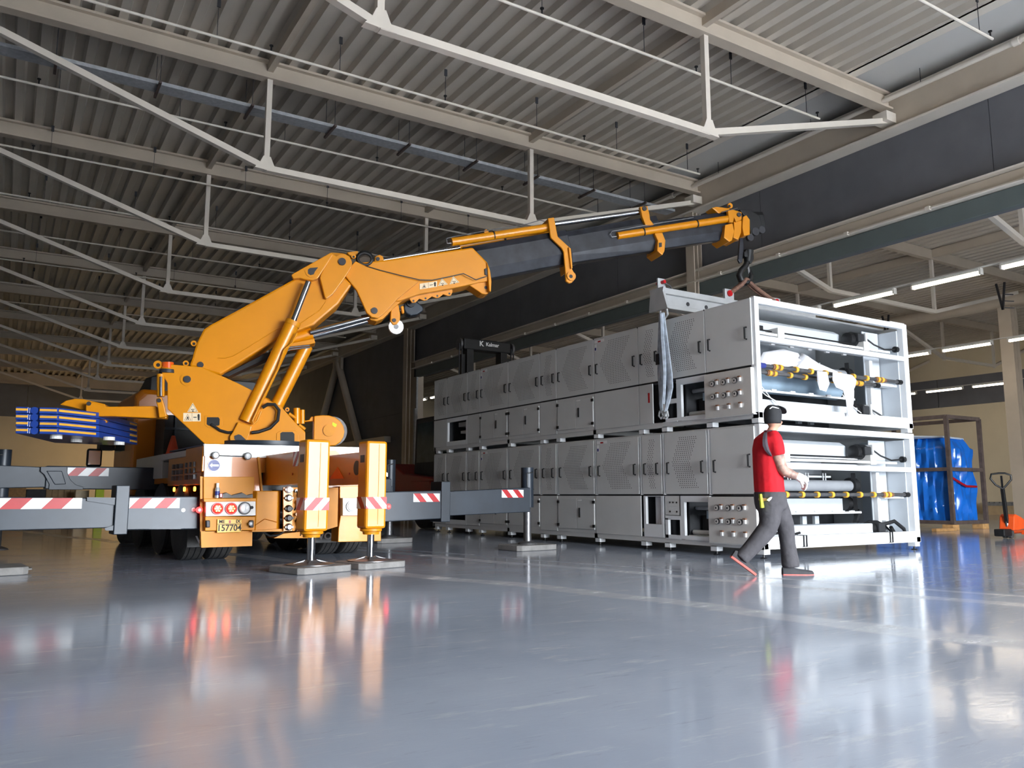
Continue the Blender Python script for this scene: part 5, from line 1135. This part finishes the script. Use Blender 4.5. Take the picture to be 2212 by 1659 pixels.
rg.loft(rr).build('cloth', 'pad_grey', t, True); MB().obox(c - TU * .2 + ZV * .028, TU * .02, TV * .05, ZV * .028).build('red_corner', 'fork_red', t, bevel=.008)
c = tw(-1.0, 3.0, 1.46); t = thing('traffic_cone', 'small orange traffic cone standing on the truck side box by the cab', 'cone', c)
MB().lathe(c, ZV, [(.02, .1), (.3, .03), (.31, .02)], 18).build('cone_body', 'cone', t, True); MB().obox(c + ZV * .01, TU * .13, TV * .13, ZV * .01).build('cone_base', 'cone', t, bevel=.005)

# ---------------- forklift behind the machine
FX, FY = 10.75, 18.55
t = thing('forklift', 'large red forklift with a tall black mast behind the stacked machine', 'forklift', (FX, FY, 0))
for s in (-1, 1):
    m_ = MB().box(FX + s * .52 - .1, FX + s * .52 + .1, FY, FY + .28, .15, 4.75).build('mast_rail', 'fork_black', t, bevel=.01)
    MB().box(FX + s * .70 - .05, FX + s * .70 + .05, FY + .06, FY + .24, .15, 4.55).build('outer_rail', 'fork_black', t)
    MB().lathe((FX + s * .80 - .03, FY + .1, 4.82), (1, 0, 0), [(0, .06), (0, .16), (.06, .16), (.06, .06)], 20).build('chain_wheel', 'dull_steel', t, True)
    for d in (.76, .84): MB().box(FX + s * d - .012, FX + s * d + .012, FY + .02, FY + .05, 2.2, 4.82).build('lift_chain', 'pin', t)
cb = MB().box(FX - .72, FX + .72, FY - .02, FY + .3, 4.68, 4.98).build('mast_crossbeam', 'fork_black', t, bevel=.03)
text('Kalmar', .14, (FX + .14, FY - .024, 4.86), (1, 0, 0), (0, 0, 1), 'white', cb, bold=.003)
text('K', .19, (FX - .2, FY - .024, 4.86), (1, 0, 0), (0, 0, 1), 'white', cb, bold=.006)
MB().box(FX - 1.0, FX + 1.0, FY + .1, FY + .25, 1.0, 1.25).build('carriage', 'fork_black', t)
bd = MB().prism([(FX - 1.3, FY + .5, .5), (FX - 1.3, FY + 4.4, .5), (FX - 1.3, FY + 4.6, 1.5), (FX - 1.3, FY + 3.2, 1.75), (FX - 1.3, FY + 2.4, 1.45), (FX - 1.3, FY + .5, 1.3)], (2.6, 0, 0)).build('body', 'fork_red', t, bevel=.04)
for s in (-1, 1):
    for y in (FY + .75, FY + 3.7):
        w_ = MB().lathe((FX + s * 1.35 - .2, y, .56), (1, 0, 0), [(0, .3), (0, .5), (.05, .56), (.35, .56), (.4, .5), (.4, .3)], 28).build('wheel', 'rubber', t, True)
        MB().lathe((FX + s * 1.35 - .16, y, .56), (1, 0, 0), [(0, .1), (0, .32), (.32, .32), (.32, .1)], 20).build('rim', 'fork_red', w_, True)
    MB().prism([(FX + s * 1.35 - .22, FY + .0, .9), (FX + s * 1.35 - .22, FY + 1.5, .9), (FX + s * 1.35 - .22, FY + 1.35, 1.22), (FX + s * 1.35 - .22, FY + .2, 1.22)], (.44, 0, 0)).build('mudguard', 'fork_red', t, bevel=.02)
cbn = MB().prism([(FX - .95, FY + .9, 1.3), (FX - .95, FY + 2.5, 1.45), (FX - .95, FY + 2.4, 3.0), (FX - .95, FY + 1.2, 3.0)], (1.5, 0, 0)).build('cabin', 'mach_dark', t, bevel=.04)
MB().prism([(FX - .96, FY + 1.1, 1.75), (FX - .96, FY + 2.3, 1.75), (FX - .96, FY + 2.25, 2.85), (FX - .96, FY + 1.3, 2.85)], (.01, 0, 0)).build('window', 'glass_dark', cbn)
MB().prism([(FX - .85, FY + .93, 1.6), (FX + .45, FY + .93, 1.6), (FX + .45, FY + 1.16, 2.85), (FX - .85, FY + 1.16, 2.85)], (0, -.01, 0)).build('windscreen', 'glass_dark', cbn)
MB().box(FX - .98, FX + .6, FY + 1.0, FY + 1.1, 1.28, 1.7).build('cabin_sill', 'plain_wall', cbn)
# loose long perforated post standing by the opening
tag(MB().box(11.32, 11.42, 24.3, 24.4, 0, 3.7).build('slotted_post', 'galv', bevel=.004), 'galvanised upright post standing beside the forklift cabin', 'post')
# ---------------- blue wrapped bundle in a rusty frame
FB = (20.0, 21.5, 11.5, 13.9)
t = thing('steel_frame', 'rusty open steel transport frame around the blue bundle', 'frame', (20.7, 12.6, .1))
z0, z1 = .14, 2.82
for x in FB[:2]:
    for y in FB[2:]: MB().box(x - .045, x + .045, y - .045, y + .045, z0, z1).build('post', 'rust', t)
for z in (z0 + .04, 1.50, z1):
    for x in FB[:2]: MB().box(x - .04, x + .04, FB[2], FB[3], z - .045, z + .045).build('rail', 'rust', t)
    for y in FB[2:]: MB().box(FB[0], FB[1], y - .04, y + .04, z - .045, z + .045).build('rail', 'rust', t)
t = thing('tarp_bundle', 'tall load wrapped in wrinkled blue tarpaulin inside the rusty frame', 'bundle', (20.6, 12.6, .18))
nx = 96; rings = []
def brect(i, n, x0, x1, y0, y1):
    P = 2 * ((x1 - x0) + (y1 - y0)); d = P * i / n
    for (ax, ay, bx, by) in ((x0, y0, x1, y0), (x1, y0, x1, y1), (x1, y1, x0, y1), (x0, y1, x0, y0)):
        L_ = abs(bx - ax) + abs(by - ay)
        if d <= L_: return ax + (bx - ax) * d / L_, ay + (by - ay) * d / L_
        d -= L_
    return x0, y0
for k in range(30):
    z = .2 + 2.12 * k / 29; r_ = []
    sh = 0 if k < 26 else .05 * (k - 25)
    for i in range(nx):
        x, y = brect(i, nx, 20.1 + sh, 21.28 - sh * .7, 11.6 + sh, 13.7 - sh)
        n_ = V((x - 20.7, y - 12.6, 0)).normalized(); a = i * .9
        r_.append(V((x, y, z)) + n_ * (.03 * math.sin(i * 1.9 + .8 * math.sin(z * 2.3) * 2) + .025 * math.sin(z * 5 + i * .55) + .012 * math.sin(i * 4.7 + z * 9)) + ZV * (.02 * math.sin(i * 1.3) if k > 25 else 0))
    rings.append(r_)
MB().loft(rings).build('tarpaulin', 'tarp', t, True)
MB().prism([(20.16, 11.7, 2.3), (21.2, 11.75, 2.28), (21.15, 13.6, 2.3), (20.2, 13.6, 2.34), (20.12, 12.6, 2.36)], (0, 0, .05)).build('film_cover', 'clear_film', t, bevel=.02)
MB().path([(20.02, 11.56, 1.35), (20.5, 11.53, 1.16), (20.75, 11.53, 1.08), (21.25, 11.55, 1.07)], .03, 6).build('red_strap', 'red', t, True)
for k, (x, y) in enumerate(((20.05, 11.6), (20.05, 13.6), (21.4, 11.6), (21.4, 13.6))):
    tag(MB().box(x - .14, x + .14, y - .14, y + .14, .001, .13).build('wooden_block', 'timber', bevel=.008), 'wooden block under the %s corner of the rusty frame' % ('near', 'left', 'right', 'rear')[k], 'block', 'blocks under the frame')
tag(MB().box(18.75, 19.6, 11.2, 11.32, .001, .07).build('timber_plank', 'timber', bevel=.006), 'pale plank lying on the floor left of the rusty frame', 'plank')
# ---------------- pallet jack
J = gp(2178, 1163); ja = V((1, .1, 0)).normalized(); jb = V((-.1, 1, 0)).normalized()
t = thing('pallet_jack', 'orange hand pallet truck with looped handle at the right edge', 'pallet jack', J)
MB().bar(J + ZV * .3, J + ZV * .98 - ja * .08, .07, .06).build('tiller', 'black', t, bevel=.01)
hpt = [(-.0, .98), (-.12, 1.06), (-.20, 1.18), (-.18, 1.27), (-.05, 1.29), (.06, 1.29), (.16, 1.25), (.16, 1.16), (.06, 1.04), (-.02, .96)]
MB().path([J - ja * .07 + RV * x * 1.15 + ZV * z for x, z in hpt], .02, 8).build('loop_handle', 'black', t, True)
MB().bar(J + ZV * 1.0 - ja * .08, J + ZV * 1.24 - ja * .09, .03, .03).build('lever', 'black', t)
pb = MB().prism([J + ja * x - jb * .14 + ZV * z for x, z in ((-.05, .16), (.15, .16), (.75, .2), (.72, .28), (.35, .42), (.1, .48), (.02, .44))], jb * .28).build('pump_body', 'jack_orange', t, bevel=.02)
for s in (-1, 1):
    MB().lathe(J + jb * s * .05 + ZV * .1 - jb * .03, jb, [(0, .03), (0, .095), (.06, .095), (.06, .03)], 20).build('wheel', 'rubber', t, True)
    MB().obox(J + ja * .95 + jb * s * .19 + ZV * .1, ja * .6, jb * .08, ZV * .03).build('fork', 'jack_orange', t, bevel=.01)
MB().obox(J - ja * .22 + ZV * .12, ja * .18, jb * .1, ZV * .07).build('axle_bracket', 'black', t, bevel=.02)
MB().tube(J + ZV * .14, J + ZV * .42, .035, n=12).build('pump_cylinder', 'dull_steel', t, True)
# pallet near the far wall
P = V((37.5, 19.2, 0)); t = thing('pallet', 'grey wooden pallet lying by the far beige wall behind the pallet jack', 'pallet', P)
for k in range(5): MB().box(36.9, 38.1, 18.7 + k * .22, 18.86 + k * .22, .52, .56).build('board', 'pad_grey', t)
for k in range(3): MB().box(36.9 + k * .53, 37.03 + k * .53, 18.7, 19.74, .4, .52).build('bearer', 'pad_grey', t)
MB().box(36.95, 38.05, 18.75, 19.7, .001, .4).build('crate_base', 'carton', t)
# ---------------- stored goods far behind between the left outriggers
def far(px, y, z0, w_, h_, name, m, label, cat, dd=.6):
    p = hit(px, 1065, (0, y, 0), (0, 1, 0))
    tt = thing(name, label, cat, (p.x, y, 0), 'goods stored at the back')
    MB().box(p.x - w_ / 2, p.x + w_ / 2, y, y + dd, .001 + z0, h_).build('body', m, tt, bevel=.02)
    return tt, p
for k, px in enumerate((106, 119, 132, 145, 158)):
    tt, p = far(px, 40, 0, .22, 1.6 + .08 * (k % 3), 'carton_board', 'carton', '%s upright carton board of the row between the left outriggers' % ORD[k].replace('nearest', 'first'), 'carton', .4)
tt, p = far(178, 38, 0, .5, 1.06, 'pale_box', 'cream_print', 'pale box standing between the left outrigger beams', 'box')
tt, p = far(216, 36, 0, .3, 1.16, 'hivis_item', 'hivis', 'bright yellow high-visibility item seen between the left outriggers', 'bundle', .3)  # plain block standing in for a distant person in hi-vis
tt, p = far(78, 39, 0, .7, 1.1, 'dark_cabinet', 'mach_dark', 'dark cabinet seen between the left outrigger beams', 'cabinet')
tt, p = far(25, 39, 0, 1.0, 1.18, 'wooden_crate', 'timber', 'wooden crate seen between the outrigger beams at the left edge', 'crate')
# ================================================================== THE MAN
FT = gp(1722, 1243); DM = (FT - CAM).dot(HV)
def mp(zx, zy, d=0.0): return hit(1560 + zx / 4.145, 860 + zy / 4.145, CAM + HV * (DM + d), HV)
SC = DM / F_PX / 4.145 * 1.01
PER = thing('person', 'man walking to the right in a red T-shirt, grey trousers, black cap and white glove', 'person', (FT.x, FT.y, 0))
def limb(m, pts, n=14):      # pts: zx, zy, depth, radius (zoom px), depth ratio
    cs_ = [mp(p[0], p[1], p[2]) for p in pts]; rings = []
    for i, p in enumerate(pts):
        d = (cs_[min(i + 1, len(pts) - 1)] - cs_[max(i - 1, 0)]).normalized(); dp = HV - d * HV.dot(d); dp.normalize(); sd = d.cross(dp)
        r = p[3] * SC; q = (p[4] if len(p) > 4 else 1.0); rings.append(ring(cs_[i], sd * r, dp * r * q, n))
    m.loft(rings)
def fused(name, m, parent, material, voxel=.014, sm=6):
    o = m.build('tmp_f', material); md = o.modifiers.new('r', 'REMESH'); md.mode = 'VOXEL'; md.voxel_size = voxel
    s = o.modifiers.new('s', 'SMOOTH'); s.iterations = sm; s.factor = .5
    dg = bpy.context.evaluated_depsgraph_get(); me = bpy.data.meshes.new_from_object(o.evaluated_get(dg)); bpy.data.objects.remove(o)
    me.name = name
    for p in me.polygons: p.use_smooth = True
    q = bpy.data.objects.new(name, me); COL.objects.link(q); q.parent = parent; q.location = -wloc(parent)
    return q
TOR = lambda e=0: [(430, 290, 0, 40 + e, 1.0), (425, 330, 0, 78 + e, 1.35), (415, 380, 0, 122 + e, 1.32), (408, 460, 0, 132 + e, 1.2), (408, 560, 0, 130 + e, 1.12), (412, 680, 0, 128 + e, 1.1), (418, 780, 0, 128 + e, 1.15), (425, 850, 0, 130 + e, 1.12)]
N_ = -.14   # near side (towards the camera)
body = MB()
limb(body, [(440, 300, .0, 42), (462, 262, .0, 40), (470, 230, .0, 42)])                                         # neck
limb(body, [(468, 268, 0, 22), (468, 250, 0, 48, 1.0), (462, 215, 0, 66, .95), (458, 170, 0, 74, .92), (455, 125, 0, 74, .92), (455, 90, 0, 60, .9), (455, 72, 0, 30, .9)])   # head
limb(body, [(500, 262, .03, 14), (505, 245, .03, 26), (500, 215, .03, 32), (490, 190, .03, 30)])                   # jaw and cheek turned away
limb(body, [(528, 205, .05, 8), (536, 215, .05, 11), (530, 228, .05, 8)])                                          # nose
limb(body, [(474, 175, -.075, 8), (478, 195, -.085, 15, .4), (474, 215, -.075, 7)])                                # ear
limb(body, TOR(-14))
limb(body, [(470, 350, -.12, 52), (485, 430, -.16, 52), (505, 540, -.17, 46), (535, 620, -.17, 43), (560, 655, -.17, 42), (600, 670, -.17, 41), (640, 690, -.17, 34), (680, 700, -.17, 27), (700, 712, -.17, 28)])  # near arm
limb(body, [(400, 350, .16, 50), (420, 450, .2, 46), (430, 560, .2, 42), (450, 640, .18, 38), (490, 720, .1, 32)])    # far arm, hidden
limb(body, [(425, 840, 0, 120, 1.1), (430, 920, 0, 118, 1.05)]); limb(body, [(410, 900, N_ * .6, 85), (395, 1150, N_ * .6, 55), (215, 1375, N_ * .6, 36)]); limb(body, [(470, 900, .07, 80), (560, 1180, .07, 52), (600, 1440, .07, 36)])
BODY = fused('body', body, PER, 'skin', .013, 4)
ink = MB(); limb(ink, [(497, 505, -.17, 53), (510, 545, -.17, 48), (537, 620, -.17, 45.5), (562, 657, -.17, 44), (602, 672, -.17, 42.5), (640, 690, -.17, 36), (665, 697, -.17, 31)], 18)
fused('tattooed_arm', ink, PER, 'skin_ink', .011, 3)
for (x, y) in ((515, 195),): MB().lathe(mp(x, y, -.045), RV, [(-.01, .008), (.0, .013), (.01, .006)], 10).build('eye', 'white', PER, True)
# T-shirt with sleeve and grey inset
sh = MB(); limb(sh, TOR(0) + [(425, 852, 0, 124, 1.1)])
limb(sh, [(450, 330, -.08, 60), (470, 370, -.13, 66), (487, 430, -.16, 66), (500, 500, -.17, 62), (503, 512, -.17, 60)]); limb(sh, [(400, 340, .12, 58), (415, 430, .2, 60), (425, 510, .2, 56)])
SHR = fused('t_shirt', sh, PER, 'shirt', .013, 6)
gi = MB(); pts = [(392, 305, -.085), (385, 345, -.15), (383, 385, -.19), (388, 425, -.205), (402, 465, -.205), (425, 500, -.2), (440, 520, -.19)]
rings = []
for i, (x, y, d) in enumerate(pts):
    wd = (16, 20, 22, 24, 22, 16, 6)[i]; c = mp(x, y, d); rings.append([c - RV * wd * SC, c - HV * .012, c + RV * wd * SC, c + HV * .05])
gi.loft(rings).build('grey_inset', 'shirt_grey', SHR, True)
MB().path([mp(x, y, d) for x, y, d in ((375, 300, .0), (400, 296, -.07), (440, 290, -.085), (485, 296, -.05), (490, 305, .03))], .007, 6).build('collar', 'shirt_grey', SHR, True)
# trousers
trs = MB()
limb(trs, [(425, 835, 0, 134, 1.12), (427, 880, 0, 138, 1.12), (435, 940, 0, 140, 1.08), (440, 1000, 0, 128, 1.05)])
limb(trs, [(432, 930, N_ * .5, 112), (428, 1020, N_ * .55, 100), (425, 1100, N_ * .6, 90), (405, 1170, N_ * .6, 84), (340, 1250, N_ * .6, 78), (270, 1330, N_ * .6, 70), (205, 1400, N_ * .6, 66), (165, 1440, N_ * .6, 66)])
limb(trs, [(480, 930, .07, 96), (525, 1040, .08, 90), (560, 1130, .08, 80), (575, 1200, .08, 72), (585, 1300, .08, 68), (600, 1400, .08, 72), (610, 1470, .08, 78), (615, 1515, .08, 74)])
TRO = fused('trousers', trs, PER, 'trousers', .014, 5)
MB().prism([mp(x, y, -.215) for x, y in ((340, 860), (356, 858), (378, 980), (352, 984))], HV * .05).build('green_tab', 'hivis', TRO)
MB().prism([mp(x, y, -.215) for x, y in ((400, 912), (430, 888), (448, 886), (440, 905), (420, 925))], HV * .05).build('glove_tip_in_pocket', 'glove', TRO)
# glove: palm and five bent fingers
gl = MB(); limb(gl, [(665, 692, -.17, 33), (700, 712, -.17, 38, .7), (735, 735, -.17, 42, .6), (750, 760, -.17, 34, .6)])
for k, (pts) in enumerate((((742, 740), (760, 765), (755, 800), (742, 822)), ((738, 752), (752, 780), (745, 812), (732, 830)), ((730, 760), (740, 788), (732, 815), (722, 828)), ((720, 762), (726, 785), (718, 806), (710, 816)))):
    limb(gl, [(x, y, -.205 + .024 * k, 11 - j * 1.2) for j, (x, y) in enumerate(pts)], 8)
limb(gl, [(700, 740, -.215, 13), (712, 765, -.225, 12), (720, 790, -.222, 10), (722, 806, -.215, 8)], 8)
fused('glove', gl, PER, 'glove', .008, 2)
# cap with brim pointing away to the right
cpm = MB(); limb(cpm, [(452, 232, 0, 70, .95), (452, 205, 0, 76, .98), (452, 150, 0, 80, .98), (455, 105, 0, 74, .95), (460, 75, 0, 54, .9), (462, 62, 0, 25, .9)], 18)
CAPO = fused('cap', cpm, PER, 'cap', .012, 4)
MB().loft([ring(mp(508, 92 + k * 2, .05), (RV * .8 + HV * .5).normalized() * .075 + ZV * -.03, (HV * .8 - RV * .5).normalized() * .08, 14) if k == 0 else ring(mp(512, 104, .05), (RV * .8 + HV * .5).normalized() * .075 + ZV * -.045, (HV * .8 - RV * .5).normalized() * .08, 14) for k in (0, 1)]).build('cap_brim', 'cap', CAPO, True)
MB().path([mp(x, y, d) for x, y, d in ((425, 95, -.09), (450, 78, -.085), (480, 85, -.08), (505, 95, -.06))], .006, 5).build('headset_strap', 'white', CAPO, True)
# shoes
def shoe(heel, toe, d, ang, top):
    a, b = mp(*heel, d), mp(*toe, d); ax = (b - a); L_ = ax.length; ax.normalize(); up = (ZV - ax * ZV.dot(ax)).normalized(); sd = ax.cross(up)
    so = MB(); up_ = MB(); R1 = []; R2 = []
    for t_, wd, h in ((.0, .03, .09), (.08, .038, .1), (.3, .04, .095), (.55, .046, .075), (.8, .048, .066), (.95, .038, .058), (1.0, .02, .04)):
        c = a + ax * L_ * t_
        R1.append([c + sd * x * wd + up * z for x, z in ((-1, 0), (1, 0), (1.06, .022), (-1.06, .022))]); R2.append([c + sd * x * wd + up * z for x, z in ((-1, .018), (1, .018), (.95, h * .7), (.5, h), (-.5, h), (-.95, h * .7))])
    u_ = up_.loft(R2).build('shoe', 'shoe', PER, True); so.loft(R1).build('sole', 'sole', u_, True)
shoe((540, 1592), (818, 1594), .08, 0, 0); shoe((72, 1425), (295, 1590), N_ * .6, 0, 0)
